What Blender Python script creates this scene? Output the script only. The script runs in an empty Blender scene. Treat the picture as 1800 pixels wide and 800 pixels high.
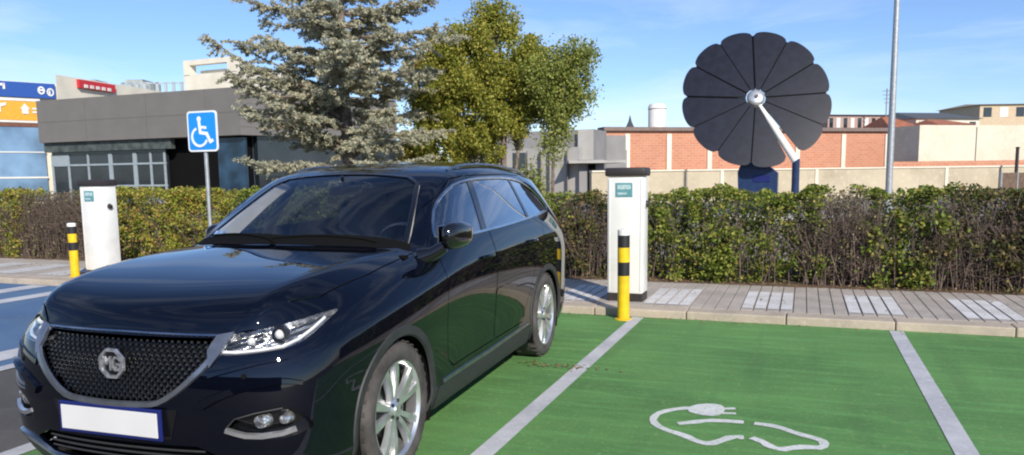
import bpy, bmesh, math, random
import numpy as np
from math import sin, cos, pi, radians, atan2, sqrt
from mathutils import Vector, Matrix
from mathutils.bvhtree import BVHTree
from mathutils.geometry import delaunay_2d_cdt
random.seed(7); rng = np.random.default_rng(7)
scene = bpy.context.scene
COL = scene.collection

# ------------------------------------------------------------------ camera
CAM_H, FPX, PYC, PITCH, ROLL, YAW = 1.505, 1344.4, 466.7, radians(6.751), radians(.782), radians(20.845)
cam_d = bpy.data.cameras.new("camera"); cam = bpy.data.objects.new("camera", cam_d); COL.objects.link(cam)
scene.camera = cam
cam_d.sensor_width = 36; cam_d.lens = FPX/1800*36; cam_d.shift_y = (PYC-400)/1800
cam_d.clip_start = .05; cam_d.clip_end = 5000
fw = Vector((-sin(YAW)*cos(PITCH), cos(YAW)*cos(PITCH), -sin(PITCH)))
rt = Vector((cos(YAW), sin(YAW), 0)); up = rt.cross(fw)
rt2 = rt*cos(ROLL) - up*sin(ROLL); up2 = rt*sin(ROLL) + up*cos(ROLL)
cam.matrix_world = Matrix(((rt2.x, up2.x, -fw.x, 0), (rt2.y, up2.y, -fw.y, 0), (rt2.z, up2.z, -fw.z, CAM_H), (0, 0, 0, 1)))

def gp(px, D):
    """ground point seen in photo column px at D metres straight ahead of the viewer"""
    dy = 307 - PYC
    u = (px-900)*cos(ROLL) - dy*sin(ROLL); v = (px-900)*sin(ROLL) + dy*cos(ROLL)
    d = fw*FPX + rt*u - up*v
    h = Vector((-sin(YAW), cos(YAW), 0))
    t = D/d.dot(h)
    return Vector((d.x*t, d.y*t))
def zz(py, D, px):
    hor = 319.8 - (px/1790)*24.4
    return CAM_H + (hor-py)*D/FPX*1.007

# ------------------------------------------------------------------ materials
def new_mat(name):
    m = bpy.data.materials.new(name); m.use_nodes = True
    return m, m.node_tree.nodes, m.node_tree.links, m.node_tree.nodes['Principled BSDF']
def pbr(name, col, rough=.6, metal=0., var=.0, vscale=6., bump=0., bscale=40., col2=None, coat=0., spec=.5, **kw):
    """procedural principled material: base colour broken up by noise, optional bump"""
    m, N, L, B = new_mat(name)
    B.inputs['Roughness'].default_value = rough; B.inputs['Metallic'].default_value = metal
    B.inputs['Coat Weight'].default_value = coat; B.inputs['Specular IOR Level'].default_value = spec
    if coat: B.inputs['Coat Roughness'].default_value = .02
    tc = N.new('ShaderNodeTexCoord')
    if var or col2:
        n = N.new('ShaderNodeTexNoise'); n.inputs['Scale'].default_value = vscale; n.inputs['Detail'].default_value = 6
        L.new(tc.outputs['Object'], n.inputs['Vector'])
        r = N.new('ShaderNodeMix'); r.data_type = 'RGBA'
        c2 = col2 or tuple(c*(1-var) for c in col); c1 = col if col2 else tuple(min(1, c*(1+var*.6)) for c in col)
        r.inputs['A'].default_value = (*c1, 1); r.inputs['B'].default_value = (*c2, 1)
        cr = N.new('ShaderNodeMapRange'); cr.inputs['From Min'].default_value = .35; cr.inputs['From Max'].default_value = .65
        L.new(n.outputs['Fac'], cr.inputs['Value']); L.new(cr.outputs['Result'], r.inputs['Factor'])
        L.new(r.outputs['Result'], B.inputs['Base Color'])
    else: B.inputs['Base Color'].default_value = (*col, 1)
    if bump:
        n2 = N.new('ShaderNodeTexNoise'); n2.inputs['Scale'].default_value = bscale; n2.inputs['Detail'].default_value = 5
        L.new(tc.outputs['Object'], n2.inputs['Vector'])
        b = N.new('ShaderNodeBump'); b.inputs['Strength'].default_value = bump; b.inputs['Distance'].default_value = .01
        L.new(n2.outputs['Fac'], b.inputs['Height']); L.new(b.outputs['Normal'], B.inputs['Normal'])
    for k, v in kw.items(): B.inputs[k].default_value = v
    return m
def glass_mat(name, tint=(.75, .8, .78), strength=1.0, ior=1.5):
    m, N, L, B = new_mat(name)
    N.remove(B); out = N['Material Output']
    t = N.new('ShaderNodeBsdfTransparent'); t.inputs['Color'].default_value = (*tint, 1)
    g = N.new('ShaderNodeBsdfGlossy'); g.inputs['Roughness'].default_value = .02; g.inputs['Color'].default_value = (.95, .97, 1, 1)
    f = N.new('ShaderNodeFresnel'); 
    gg = N.new('ShaderNodeNewGeometry'); mr = N.new('ShaderNodeMapRange'); mr.inputs['To Min'].default_value = ior; mr.inputs['To Max'].default_value = 1/ior
    L.new(gg.outputs['Backfacing'], mr.inputs['Value']); L.new(mr.outputs[0], f.inputs['IOR'])
    mu = N.new('ShaderNodeMath'); mu.operation = 'MULTIPLY_ADD'; mu.inputs[1].default_value = 1.25*strength; mu.inputs[2].default_value = .03; mu.use_clamp = True
    mx = N.new('ShaderNodeMixShader')
    L.new(f.outputs[0], mu.inputs[0]); L.new(mu.outputs[0], mx.inputs['Fac']); L.new(t.outputs[0], mx.inputs[1]); L.new(g.outputs[0], mx.inputs[2])
    L.new(mx.outputs[0], out.inputs['Surface'])
    return m

# ------------------------------------------------------------------ objects
def tag(o, label=None, cat=None, group=None, kind=None):
    if label: o['label'] = label
    if cat: o['category'] = cat
    if group: o['group'] = group
    if kind: o['kind'] = kind
    return o
def empty(name, loc=(0, 0, 0), rz=0.):
    o = bpy.data.objects.new(name, None); COL.objects.link(o); o.empty_display_size = .2
    o.location = loc; o.rotation_euler = (0, 0, rz); return o
def link_mesh(name, verts, faces, mat, parent=None, smooth=False, sharp=None):
    me = bpy.data.meshes.new(name); me.from_pydata([tuple(v) for v in verts], [], faces); me.update()
    if mat: me.materials.append(mat)
    if smooth:
        me.shade_smooth()
        if sharp: me.set_sharp_from_angle(angle=radians(sharp))
    o = bpy.data.objects.new(name, me); COL.objects.link(o)
    if parent: o.parent = parent
    return o
def copy_tree(o, parent=None):
    c = o.copy(); COL.objects.link(c); c.parent = parent
    for ch in list(o.children): copy_tree(ch, c)
    return c

class MB:
    """collects shapes into one mesh"""
    def __init__(s): s.v = []; s.f = []
    def add(s, vs, fs):
        n = len(s.v); s.v += [tuple(v) for v in vs]; s.f += [tuple(i+n for i in f) for f in fs]; return s
    def box(s, c, d, rz=0., M=None, bev=0.):
        x, y, z = d[0]/2, d[1]/2, d[2]/2
        R = Matrix.Rotation(rz, 3, 'Z'); c = Vector(c)
        if bev:
            bm = bmesh.new(); bmesh.ops.create_cube(bm, size=1)
            for v in bm.verts: v.co = Vector((v.co.x*2*x, v.co.y*2*y, v.co.z*2*z))
            bmesh.ops.bevel(bm, geom=bm.edges[:], offset=bev, segments=2, affect='EDGES', profile=.5)
            bm.verts.index_update(); vs = [v.co.copy() for v in bm.verts]; fs = [[v.index for v in f.verts] for f in bm.faces]; bm.free()
        else:
            vs = [Vector((a*x, b*y, e*z)) for a in (-1, 1) for b in (-1, 1) for e in (-1, 1)]
            fs = [(0, 1, 3, 2), (4, 6, 7, 5), (0, 4, 5, 1), (2, 3, 7, 6), (0, 2, 6, 4), (1, 5, 7, 3)]
        vs = [(M @ v if M else R @ v) + c for v in vs]
        return s.add(vs, fs)
    def prism(s, poly, z0, z1, f=lambda x, y, z: (x, y, z)):
        n = len(poly)
        a = sum(poly[i][0]*poly[(i+1) % n][1]-poly[(i+1) % n][0]*poly[i][1] for i in range(n))
        if a < 0: poly = poly[::-1]
        vs = [f(p[0], p[1], z0) for p in poly] + [f(p[0], p[1], z1) for p in poly]
        fs = [tuple(range(n))[::-1], tuple(range(n, 2*n))] + [(i, (i+1) % n, n+(i+1) % n, n+i) for i in range(n)]
        return s.add(vs, fs)
    def tube(s, pts, rad, n=10, caps=True, ref=None):
        pts = [Vector(p) for p in pts]; m = len(pts)
        if not hasattr(rad, '__len__'): rad = [rad]*m
        vs = []; fs = []; prev = None
        for i, p in enumerate(pts):
            t = (pts[min(i+1, m-1)]-pts[max(i-1, 0)]).normalized()
            if prev is None:
                a = Vector((0, 0, 1)) if abs(t.z) < .9 else Vector((1, 0, 0)); u = t.cross(a).normalized()
            else: u = (prev - t*prev.dot(t)).normalized()
            prev = u; w = t.cross(u)
            for k in range(n):
                an = 2*pi*k/n; vs.append(p + (u*cos(an)+w*sin(an))*rad[i])
        for i in range(m-1):
            for k in range(n): fs.append((i*n+k, i*n+(k+1) % n, (i+1)*n+(k+1) % n, (i+1)*n+k))
        if caps: fs.append(tuple(range(n))[::-1]); fs.append(tuple(range((m-1)*n, m*n)))
        return s.add(vs, fs)
    def lathe(s, prof, n=48, axis='z', c=(0, 0, 0), a0=0., a1=2*pi, close=False):
        """prof: (radius, height) pairs"""
        c = Vector(c); vs = []; full = abs(a1-a0-2*pi) < 1e-6; m = n if full else n+1
        for k in range(m):
            an = a0+(a1-a0)*k/n
            for r, h in prof:
                q = (r*cos(an), r*sin(an), h) if axis == 'z' else (r*cos(an), h, r*sin(an)) if axis == 'y' else (h, r*cos(an), r*sin(an))
                vs.append(c+Vector(q))
        P_ = len(prof); fs = []
        for k in range(n):
            k2 = (k+1) % m
            for j in range(P_ if close else P_-1):
                j2 = (j+1) % P_
                fs.append((k*P_+j, k*P_+j2, k2*P_+j2, k2*P_+j))
        return s.add(vs, fs)
    def sweep(s, pts, nrm, w, h, closed=False, lift=0.):
        """rectangular section along pts; w across, h along the normal"""
        m = len(pts); vs = []; fs = []
        for i in range(m):
            a = pts[(i-1) % m if closed else max(i-1, 0)]; b = pts[(i+1) % m if closed else min(i+1, m-1)]
            t = (b-a).normalized(); nn = nrm[i].normalized(); sd = t.cross(nn).normalized()
            p = pts[i]+nn*lift; ww = w[i] if hasattr(w, '__len__') else w
            vs += [p-sd*ww/2, p-sd*ww*.36+nn*h, p+sd*ww*.36+nn*h, p+sd*ww/2]
        rngm = range(m) if closed else range(m-1)
        for i in rngm:
            j = (i+1) % m
            for k in range(4): fs.append((i*4+k, j*4+k, j*4+(k+1) % 4, i*4+(k+1) % 4))
        if not closed: fs.append((0, 1, 2, 3)); fs.append(((m-1)*4+3, (m-1)*4+2, (m-1)*4+1, (m-1)*4))
        return s.add(vs, fs)
    def build(s, name, mat, parent=None, smooth=False, sharp=40, fix=True):
        o = link_mesh(name, s.v, s.f, mat, parent)
        if fix:
            bm = bmesh.new(); bm.from_mesh(o.data); bmesh.ops.recalc_face_normals(bm, faces=bm.faces[:]); bm.to_mesh(o.data); bm.free()
        if smooth: o.data.shade_smooth(); o.data.set_sharp_from_angle(angle=radians(sharp))
        return o

# ------------------------------------------------------------------ the black SUV
M_paint = pbr('black_paint', (.0016, .0023, .0062), rough=.4, coat=1., spec=.0)
M_paint.node_tree.nodes['Principled BSDF'].inputs['Coat IOR'].default_value = 1.55
M_gloss = pbr('gloss_black', (.006, .006, .007), rough=.12, coat=.6)
M_plastic = pbr('black_plastic', (.03, .03, .032), rough=.55, var=.2, vscale=20, bump=.15, bscale=300)
M_dark = pbr('dark_cavity', (.006, .006, .006), rough=.9, spec=.1)
M_chrome = pbr('chrome', (.62, .64, .66), rough=.16, metal=1., var=.15, vscale=8)
M_satin = pbr('satin_metal', (.36, .37, .38), rough=.3, metal=1., var=.2, vscale=12)
M_frame_metal = pbr('frame_metal', (.27, .29, .32), rough=.28, metal=.8, var=.2, vscale=12)
M_rim = pbr('alloy_silver', (.72, .72, .73), rough=.3, metal=.85, var=.15, vscale=14)
M_rimdark = pbr('alloy_dark', (.02, .02, .022), rough=.5, metal=.3, var=.3, vscale=14)
M_rubber = pbr('tyre_rubber', (.075, .066, .062), rough=.85, var=.45, vscale=9, bump=.25, bscale=120)
M_ws = glass_mat('windscreen_glass', (.90, .92, .92), .75, 1.5)
M_side = glass_mat('side_glass', (.30, .34, .36), 1.9, 1.7)
M_lens = glass_mat('lamp_lens', (.93, .94, .95), .8, 1.45)
M_refl = pbr('lamp_reflector', (.80, .80, .80), rough=.2, metal=.85, var=.75, vscale=38, bump=1., bscale=45)
M_white = pbr('lamp_bulb_housing', (.85, .84, .80), rough=.2, coat=.5)
M_trim = pbr('pale_interior_trim', (.62, .60, .56), rough=.85, var=.1)
M_seat = pbr('seat_leather', (.16, .14, .125), rough=.5, var=.2)
M_plate = pbr('plate_white', (.66, .66, .65), rough=.45, var=.03)
M_plateb = pbr('plate_blue', (.008, .015, .12), rough=.4, var=.1)
M_red = pbr('tail_lamp_red', (.45, .02, .02), rough=.15, coat=1.)
M_green = pbr('sticker_teal', (.10, .32, .36), rough=.5, var=.25, vscale=60)

T = [  # x, y, z along the top of the body, centre line -> pillar line
 [(3.50,0,.868),(3.49,.30,.866),(3.43,.58,.868),(3.22,.80,.885)],
 [(3.45,0,.985),(3.43,.30,.990),(3.37,.60,1.012),(3.09,.80,.945)],
 [(3.06,0,1.062),(3.04,.34,1.068),(2.96,.64,1.075),(2.83,.82,.992)],
 [(2.62,0,1.100),(2.6,.37,1.107),(2.54,.67,1.098),(2.48,.83,1.03)],
 [(2.36,0,1.125),(2.33,.37,1.128),(2.24,.69,1.105),(2.12,.80,1.075)],
 [(1.98,0,1.34),(1.96,.33,1.335),(1.89,.61,1.315),(1.83,.735,1.305)],
 [(1.60,0,1.545),(1.58,.31,1.54),(1.52,.56,1.53),(1.45,.675,1.505)],
 [(1.05,0,1.608),(1.05,.30,1.604),(1.05,.54,1.59),(1.05,.685,1.530)],
 [(.4,0,1.625),(.4,.30,1.62),(.4,.54,1.60),(.4,.685,1.532)],
 [(-.2,0,1.60),(-.2,.30,1.596),(-.2,.53,1.565),(-.2,.67,1.49)],
 [(-.74,0,1.545),(-.73,.30,1.54),(-.68,.52,1.51),(-.58,.645,1.43)],
 [(-.76,0,1.37),(-.75,.3,1.365),(-.73,.54,1.34),(-.66,.70,1.30)],
 [(-.90,0,1.12),(-.89,.32,1.115),(-.86,.60,1.11),(-.76,.765,1.11)]]
XI = [None, 3.08, 2.88, 2.52, 2.16, 1.80, 1.43, 1.0, .4, -.2, -.52, -.70, None]
KZ = [[.84,.885,.925,.968,1.02,1.10,1.125,1.14,1.15,1.165,1.155,1.12,1.03],
      [.77,.81,.855,.895,.935,.972,.985,.995,1.00,1.015,1.01,.98,.92],
      [.67,.69,.73,.765,.80,.84,.85,.855,.86,.87,.88,.86,.80],
      [.55,.56,.58,.60,.62,.64,.64,.64,.64,.66,.66,.66,.66],
      [.43,.44,.45,.46,.46,.45,.45,.45,.45,.46,.46,.45,.45],
      [.30,.30,.30,.31,.31,.31,.31,.31,.31,.31,.31,.31,.30],
      [.20,.20,.20,.21,.21,.21,.21,.21,.21,.21,.21,.21,.22]]
KY = [[.825,.852,.870,.878,.868,.862,.862,.862,.862,.855,.835,.82,.80],
      [.845,.885,.912,.922,.918,.912,.910,.910,.910,.915,.905,.885,.83],
      [.855,.905,.932,.938,.928,.922,.920,.920,.920,.930,.932,.91,.85],
      [.860,.898,.925,.930,.912,.900,.898,.898,.898,.918,.925,.90,.85],
      [.865,.898,.922,.926,.900,.884,.882,.882,.884,.912,.920,.895,.85],
      [.860,.892,.915,.920,.905,.900,.900,.900,.902,.912,.912,.88,.84],
      [.82,.86,.88,.88,.87,.868,.868,.868,.868,.875,.87,.85,.80]]
CORN_F = [3.27, 3.33, 3.36, 3.375, 3.375, 3.35, 3.28]
CORN_R = [-.79, -.82, -.84, -.84, -.85, -.84, -.80]
# front face: rows k (z) by columns j (y); x offsets
FX = [3.54, 3.585, 3.615, 3.62, 3.61, 3.60, 3.53]
FZ = [.835, .775, .68, .56, .44, .31, .21]
RX = [-.925, -.95, -.935, -.93, -.965, -.955, -.90]
RZ = [1.03, .93, .80, .66, .48, .33, .24]
def car_cage():
    V = {}; verts = []; faces = []
    def vid(key, co):
        if key not in V: V[key] = len(verts); verts.append(co)
        return V[key]
    n = len(T)
    for i in range(n):
        for j in range(4): vid(('T', i, j), T[i][j])
    for i in range(n):
        V[('S', i, 0)] = V[('T', i, 3)]
        for k in range(1, 8):
            x = CORN_F[k-1] if i == 0 else CORN_R[k-1] if i == n-1 else XI[i]
            vid(('S', i, k), (x, KY[k-1][i], KZ[k-1][i]))
    for e, tag_, X_, Z_ in ((0, 'F', FX, FZ), (n-1, 'R', RX, RZ)):
        for j in range(4):
            V[(tag_, j, 0)] = V[('T', e, j)]
            for k in range(1, 8):
                if j == 3: V[(tag_, 3, k)] = V[('S', e, k)]
                else:
                    y = (0, .31, .60)[j]; c = (CORN_F if e == 0 else CORN_R)[k-1]
                    x = X_[k-1] + (c-X_[k-1])*(0, .06, .29)[j]
                    zc = KZ[k-1][e]; z = Z_[k-1] + (zc-Z_[k-1])*(0, .15, .6)[j]
                    vid((tag_, j, k), (x, y, z))
    q = lambda a, b, c, d: faces.append((V[a], V[b], V[c], V[d]))
    for i in range(n-1):
        for j in range(3): q(('T', i, j), ('T', i+1, j), ('T', i+1, j+1), ('T', i, j+1))
        for k in range(7): q(('S', i, k), ('S', i+1, k), ('S', i+1, k+1), ('S', i, k+1))
    for j in range(3):
        for k in range(7):
            q(('F', j, k), ('F', j+1, k), ('F', j+1, k+1), ('F', j, k+1))
            q(('R', j+1, k), ('R', j, k), ('R', j, k+1), ('R', j+1, k+1))
    m = len(verts); idx = {}
    vv = list(verts)
    for i, (x, y, z) in enumerate(verts):
        if abs(y) < 1e-6: idx[i] = i
        else: idx[i] = len(vv); vv.append((x, -y, z))
    faces += [tuple(idx[i] for i in f[::-1]) for f in faces[:]]
    creases = []
    def cr(a, b, w): creases.append((V[a], V[b], w)); creases.append((idx[V[a]], idx[V[b]], w))
    for j in range(3):
        cr(('T', 4, j), ('T', 4, j+1), .45); cr(('T', 10, j), ('T', 10, j+1), .75)
        cr(('T', 0, j), ('T', 0, j+1), .5); cr(('T', 6, j), ('T', 6, j+1), .25)
        for k, w in ((4, .3), (6, .3)): cr(('F', j, k), ('F', j+1, k), w)
    for i in range(0, 4): cr(('T', i, 2), ('T', i+1, 2), .6)
    for i in range(n-1):
        cr(('S', i, 0), ('S', i+1, 0), .3 if i > 3 else .15)
        if i > 3: cr(('S', i, 1), ('S', i+1, 1), .25)
        cr(('S', i, 2), ('S', i+1, 2), .5)
        cr(('S', i, 6), ('S', i+1, 6), .5)
    return vv, faces, creases
def evaluated(o):
    dg = bpy.context.evaluated_depsgraph_get(); dg.update()
    return bpy.data.meshes.new_from_object(o.evaluated_get(dg))
vv, ff, creases = car_cage()
cage = link_mesh('body_cage', vv, ff, None)
bm = bmesh.new(); bm.from_mesh(cage.data); bm.edges.ensure_lookup_table(); bm.verts.ensure_lookup_table()
bmesh.ops.recalc_face_normals(bm, faces=bm.faces[:])
cl = bm.edges.layers.float.new('crease_edge')
for a, b, w in creases:
    e = bm.edges.get((bm.verts[a], bm.verts[b]))
    if e: e[cl] = w
bm.to_mesh(cage.data); bm.free()
md = cage.modifiers.new('s', 'SUBSURF'); md.levels = 3; md.render_levels = 3
skin = evaluated(cage)
bpy.data.objects.remove(cage)
skin_bm = bmesh.new(); skin_bm.from_mesh(skin); bmesh.ops.recalc_face_normals(skin_bm, faces=skin_bm.faces[:])
if sum(f.normal.z*f.calc_area() for f in skin_bm.faces) < 0: bmesh.ops.reverse_faces(skin_bm, faces=skin_bm.faces[:])
skin_bm.to_mesh(skin); skin_bm.free(); skin.update()
SV = [v.co.copy() for v in skin.vertices]; SN = [v.normal.copy() for v in skin.vertices]; SF = [tuple(p.vertices) for p in skin.polygons]
BV = BVHTree.FromPolygons(SV, SF)
def smooth_normal(co, fi):
    ws = []; tot = 0
    for i in SF[fi]:
        w = 1/(1e-5+(SV[i]-co).length_squared); ws.append((w, SN[i])); tot += w
    return sum((n*w for w, n in ws), Vector()).normalized()
def hit(a, b, axis):
    """point of the body skin met when looking along an axis: 'x' front (y,z), 'X' rear, 'y' left side (x,z), 'z' top (x,y)"""
    o, d = {'x': (Vector((6, a, b)), Vector((-1, 0, 0))), 'X': (Vector((-6, a, b)), Vector((1, 0, 0))),
            'y': (Vector((a, 3, b)), Vector((0, -1, 0))), 'z': (Vector((a, b, 5)), Vector((0, 0, -1)))}[axis]
    co, n, fi, dist = BV.ray_cast(o, d)
    if co is None or (axis == 'y' and co.y < 0) or (axis == 'x' and co.x < 1.3):
        q = Vector((3.3, a, b)) if axis == 'x' else Vector((-.8, a, b)) if axis == 'X' else Vector((a, .85, b)) if axis == 'y' else Vector((a, b, 1.2))
        co, n, fi, dist = BV.find_nearest(q)
    return co, smooth_normal(co, fi)
def dens(poly, step, closed=True):
    out = []; n = len(poly)
    for i in range(n if closed else n-1):
        a = Vector(poly[i]); b = Vector(poly[(i+1) % n]); m = max(1, int((b-a).length/step+.5))
        out += [a+(b-a)*t/m for t in range(m)]
    if not closed: out.append(Vector(poly[-1]))
    return out
def chaikin(poly, it=2, closed=True):
    for _ in range(it):
        o = []; n = len(poly)
        if not closed: o.append(poly[0])
        for i in range(n if closed else n-1):
            a, b = Vector(poly[i]), Vector(poly[(i+1) % n]); o += [a*.75+b*.25, a*.25+b*.75]
        if not closed: o.append(poly[-1])
        poly = o
    return [tuple(p) for p in poly]
def conform(name, poly, axis, off, thick, mat, parent, step=.03, mirror=False, rnd=0, smooth=True):
    """panel with outline poly laid over the body skin, off metres proud of it, with a rim going in by thick"""
    if rnd: poly = chaikin(poly, rnd)
    if sum(poly[i][0]*poly[(i+1) % len(poly)][1]-poly[(i+1) % len(poly)][0]*poly[i][1] for i in range(len(poly))) < 0: poly = poly[::-1]
    out = dens(poly, step); n = len(out)
    x0, x1 = min(p[0] for p in out), max(p[0] for p in out); y0, y1 = min(p[1] for p in out), max(p[1] for p in out)
    inner = []
    def inside(px, py):
        c = False; j = n-1
        for i in range(n):
            if (out[i][1] > py) != (out[j][1] > py) and px < (out[j][0]-out[i][0])*(py-out[i][1])/(out[j][1]-out[i][1])+out[i][0]: c = not c
            j = i
        return c
    k = 0; y = y0+step*.5
    while y < y1:
        x = x0+step*(.5 if k % 2 else 1.)
        while x < x1:
            if inside(x, y) and min((Vector((x, y))-o_).length for o_ in out) > step*.45: inner.append(Vector((x, y)))
            x += step
        y += step*.87; k += 1
    pts, _, fs, ov, _, _ = delaunay_2d_cdt(out+inner, [], [list(range(n))], 1, 1e-6)
    vs = []; ns = []
    for p_ in pts:
        co, nn = hit(p_[0], p_[1], axis); vs.append(co+nn*off); ns.append(nn)
    omap = {}
    for vi, orig in enumerate(ov):
        for o_ in orig:
            if o_ < n: omap[o_] = vi
    loop = [omap[i] for i in range(n) if i in omap]
    base = len(vs); faces = [tuple(f) for f in fs]
    vs += [vs[i]-ns[i]*thick for i in loop]; m = len(loop)
    for i in range(m): faces.append((loop[i], base+i, base+(i+1) % m, loop[(i+1) % m]))
    res = []
    for sgn in ((1, -1) if mirror else (1,)):
        o = link_mesh(name, [(v.x, v.y*sgn, v.z) for v in vs], faces, mat, parent)
        b = bmesh.new(); b.from_mesh(o.data); bmesh.ops.recalc_face_normals(b, faces=b.faces[:])
        b.faces.ensure_lookup_table(); 
        if b.faces[0].normal.dot(Vector((ns[faces[0][0]].x, ns[faces[0][0]].y*sgn, ns[faces[0][0]].z))) < 0: bmesh.ops.reverse_faces(b, faces=b.faces[:])
        b.to_mesh(o.data); b.free()
        if smooth: o.data.shade_smooth(); o.data.set_sharp_from_angle(angle=radians(45))
        res.append(o)
    return res
def mold(name, path, axis, w, h, mat, parent, lift=0., closed=False, mirror=False, step=.03, rnd=0):
    """moulding laid along a path on the body skin"""
    if rnd: path = chaikin(path, rnd, closed)
    pp = dens(path, step, closed); hs = [hit(q[0], q[1], axis) for q in pp]
    res = []
    if hasattr(w, '__len__'):
        L_ = len(pp); w = [w[0]+(w[1]-w[0])*i/(L_-1) for i in range(L_)]
    for sgn in ((1, -1) if mirror else (1,)):
        m = MB(); m.sweep([Vector((c.x, c.y*sgn, c.z)) for c, _ in hs], [Vector((a.x, a.y*sgn, a.z)) for _, a in hs], w, h, closed, lift)
        res.append(m.build(name, mat, parent, smooth=True, sharp=35))
    return res
# outlines on the body (side view x,z; front view y,z; top view x,y)
DLO = [(2.0,1.135),(1.93,1.215),(1.79,1.325),(1.61,1.405),(1.42,1.455),(1.1,1.482),(.6,1.49),(.2,1.475),(-.05,1.435),(-.24,1.36),(-.36,1.27),(-.42,1.205),(-.2,1.193),(.25,1.168),(.8,1.150),(1.5,1.138)]
WS = [(-.715,1.106),(-.68,1.2),(-.60,1.36),(-.53,1.492),(-.25,1.523),(0,1.53),(.25,1.523),(.53,1.492),(.60,1.36),(.68,1.2),(.715,1.106),(.45,1.124),(0,1.134),(-.45,1.124)]
RW = [(-.60,1.14),(-.50,1.44),(0,1.47),(.50,1.44),(.60,1.14),(0,1.16)]
GRILLE = [(-.44,.846),(-.462,.80),(-.45,.75),(-.35,.655),(-.26,.597),(-.2,.582),(0,.577),(.2,.582),(.26,.597),(.35,.655),(.45,.75),(.462,.80),(.44,.846),(0,.846)]
LOWIN = [(-.50,.36),(-.40,.295),(.40,.295),(.50,.36),(.40,.405),(-.40,.405)]
HL = [(.472,.842),(.52,.858),(.62,.875),(.70,.893),(.78,.918),(.812,.925),(.805,.885),(.78,.83),(.735,.80),(.66,.790),(.56,.782),(.468,.785)]
FOG = [(.515,.475),(.56,.53),(.64,.555),(.74,.57),(.785,.545),(.83,.47),(.80,.445),(.72,.425),(.60,.43),(.535,.45)]
def band(poly, axis, lo, hi, w, mirror):
    """thin closed ring prism used to open a shut line"""
    pts = dens(poly, .05); n = len(pts); mb = MB()
    offs = []
    for i in range(n):
        t = (pts[(i+1) % n]-pts[i-1]).normalized(); offs.append(Vector((-t.y, t.x)))
    for s in ((1, -1) if mirror else (1,)):
        vs = []
        for i in range(n):
            for sg, h in ((-1, lo), (1, lo), (1, hi), (-1, hi)):
                q = pts[i]+offs[i]*sg*w/2
                vs.append((q.x, h*s, q.y) if axis == 'y' else (q.x, q.y, h) if axis == 'z' else (h, q.x, q.y))
        fs = [(i*4+k, ((i+1) % n)*4+k, ((i+1) % n)*4+(k+1) % 4, i*4+(k+1) % 4) for i in range(n) for k in range(4)]
        mb.add(vs, fs)
    return mb
DOOR_F = [(2.03,1.165),(2.10,1.0),(2.12,.70),(2.08,.45),(2.0,.40),(1.27,.40),(1.25,.60),(1.25,1.15),(1.22,1.505),(1.45,1.485),(1.84,1.32)]
DOOR_R = [(1.19,1.505),(1.235,1.10),(1.23,.60),(1.25,.40),(.62,.40),(.42,.62),(.33,.80),(.10,.95),(-.02,1.15),(-.08,1.33),(-.02,1.498),(.4,1.512)]
HOOD = [(3.455,-.49),(3.38,-.60),(3.12,-.73),(2.75,-.765),(2.20,-.76),(2.26,-.5),(2.31,-.2),(2.31,.2),(2.26,.5),(2.20,.76),(2.75,.765),(3.12,.73),(3.38,.60),(3.455,.49),(3.49,.25),(3.495,0),(3.49,-.25)]
shell = bpy.data.objects.new('body_shell', skin.copy()); COL.objects.link(shell)
sd = shell.modifiers.new('sol', 'SOLIDIFY'); sd.thickness = .018; sd.offset = -1
cutters = []
def cutter(mb, name='cut'):
    o = mb.build(name, None); cutters.append(o)
    b = shell.modifiers.new(name, 'BOOLEAN'); b.operation = 'DIFFERENCE'; b.solver = 'EXACT'; b.object = o
side = lambda x, y, z: (x, z, y)
def cut_group(items, name):
    m = MB()
    for poly, lo, hi, fn in items:
        mb = MB(); mb.prism(poly, lo, hi, fn); m.add(mb.v, mb.f)
    cutter(m, name)
front = lambda x, y, z: (z, x, y)
lat = lambda s: (lambda x, y, z: (x, z*s, y))
cut_group([(chaikin(DLO, 1), .45, 1.2, lat(s)) for s in (1, -1)], 'side_glass')
cut_group([([(wx+.392*cos(t*pi/30), .345+.392*sin(t*pi/30)) for t in range(60)], .5, 1.2, lat(s)) for s in (1, -1) for wx in (0, 2.72)], 'arches')
cut_group([(chaikin([(s*a, b) for a, b in HL], 1), 2.7, 3.9, front) for s in (1, -1)]+[(chaikin([(s*a, b) for a, b in FOG], 1), 3.0, 3.9, front) for s in (1, -1)], 'lamps')
cut_group([(chaikin(WS, 1), 1.3, 2.335, front), (chaikin(RW, 1), -1.2, -.3, front)], 'screens')
cut_group([(GRILLE, 3.2, 3.9, front), (LOWIN, 3.2, 3.9, front)], 'grille')
cutter(band(DOOR_F, 'y', .45, 1.2, .006, True), 'door_f')
cutter(band(DOOR_R, 'y', .45, 1.2, .006, True), 'door_r')
cutter(band(HOOD, 'z', .7, 1.5, .007, False), 'hood')
cut = evaluated(shell)
bpy.data.objects.remove(shell)
for o in cutters: bpy.data.objects.remove(o)

suv = empty('parked_suv', (-2.882, 5.942, 0), radians(2.643)-pi/2)
tag(suv, 'glossy black SUV with blank white number plate parked nose-out on green paint', 'car')
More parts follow.
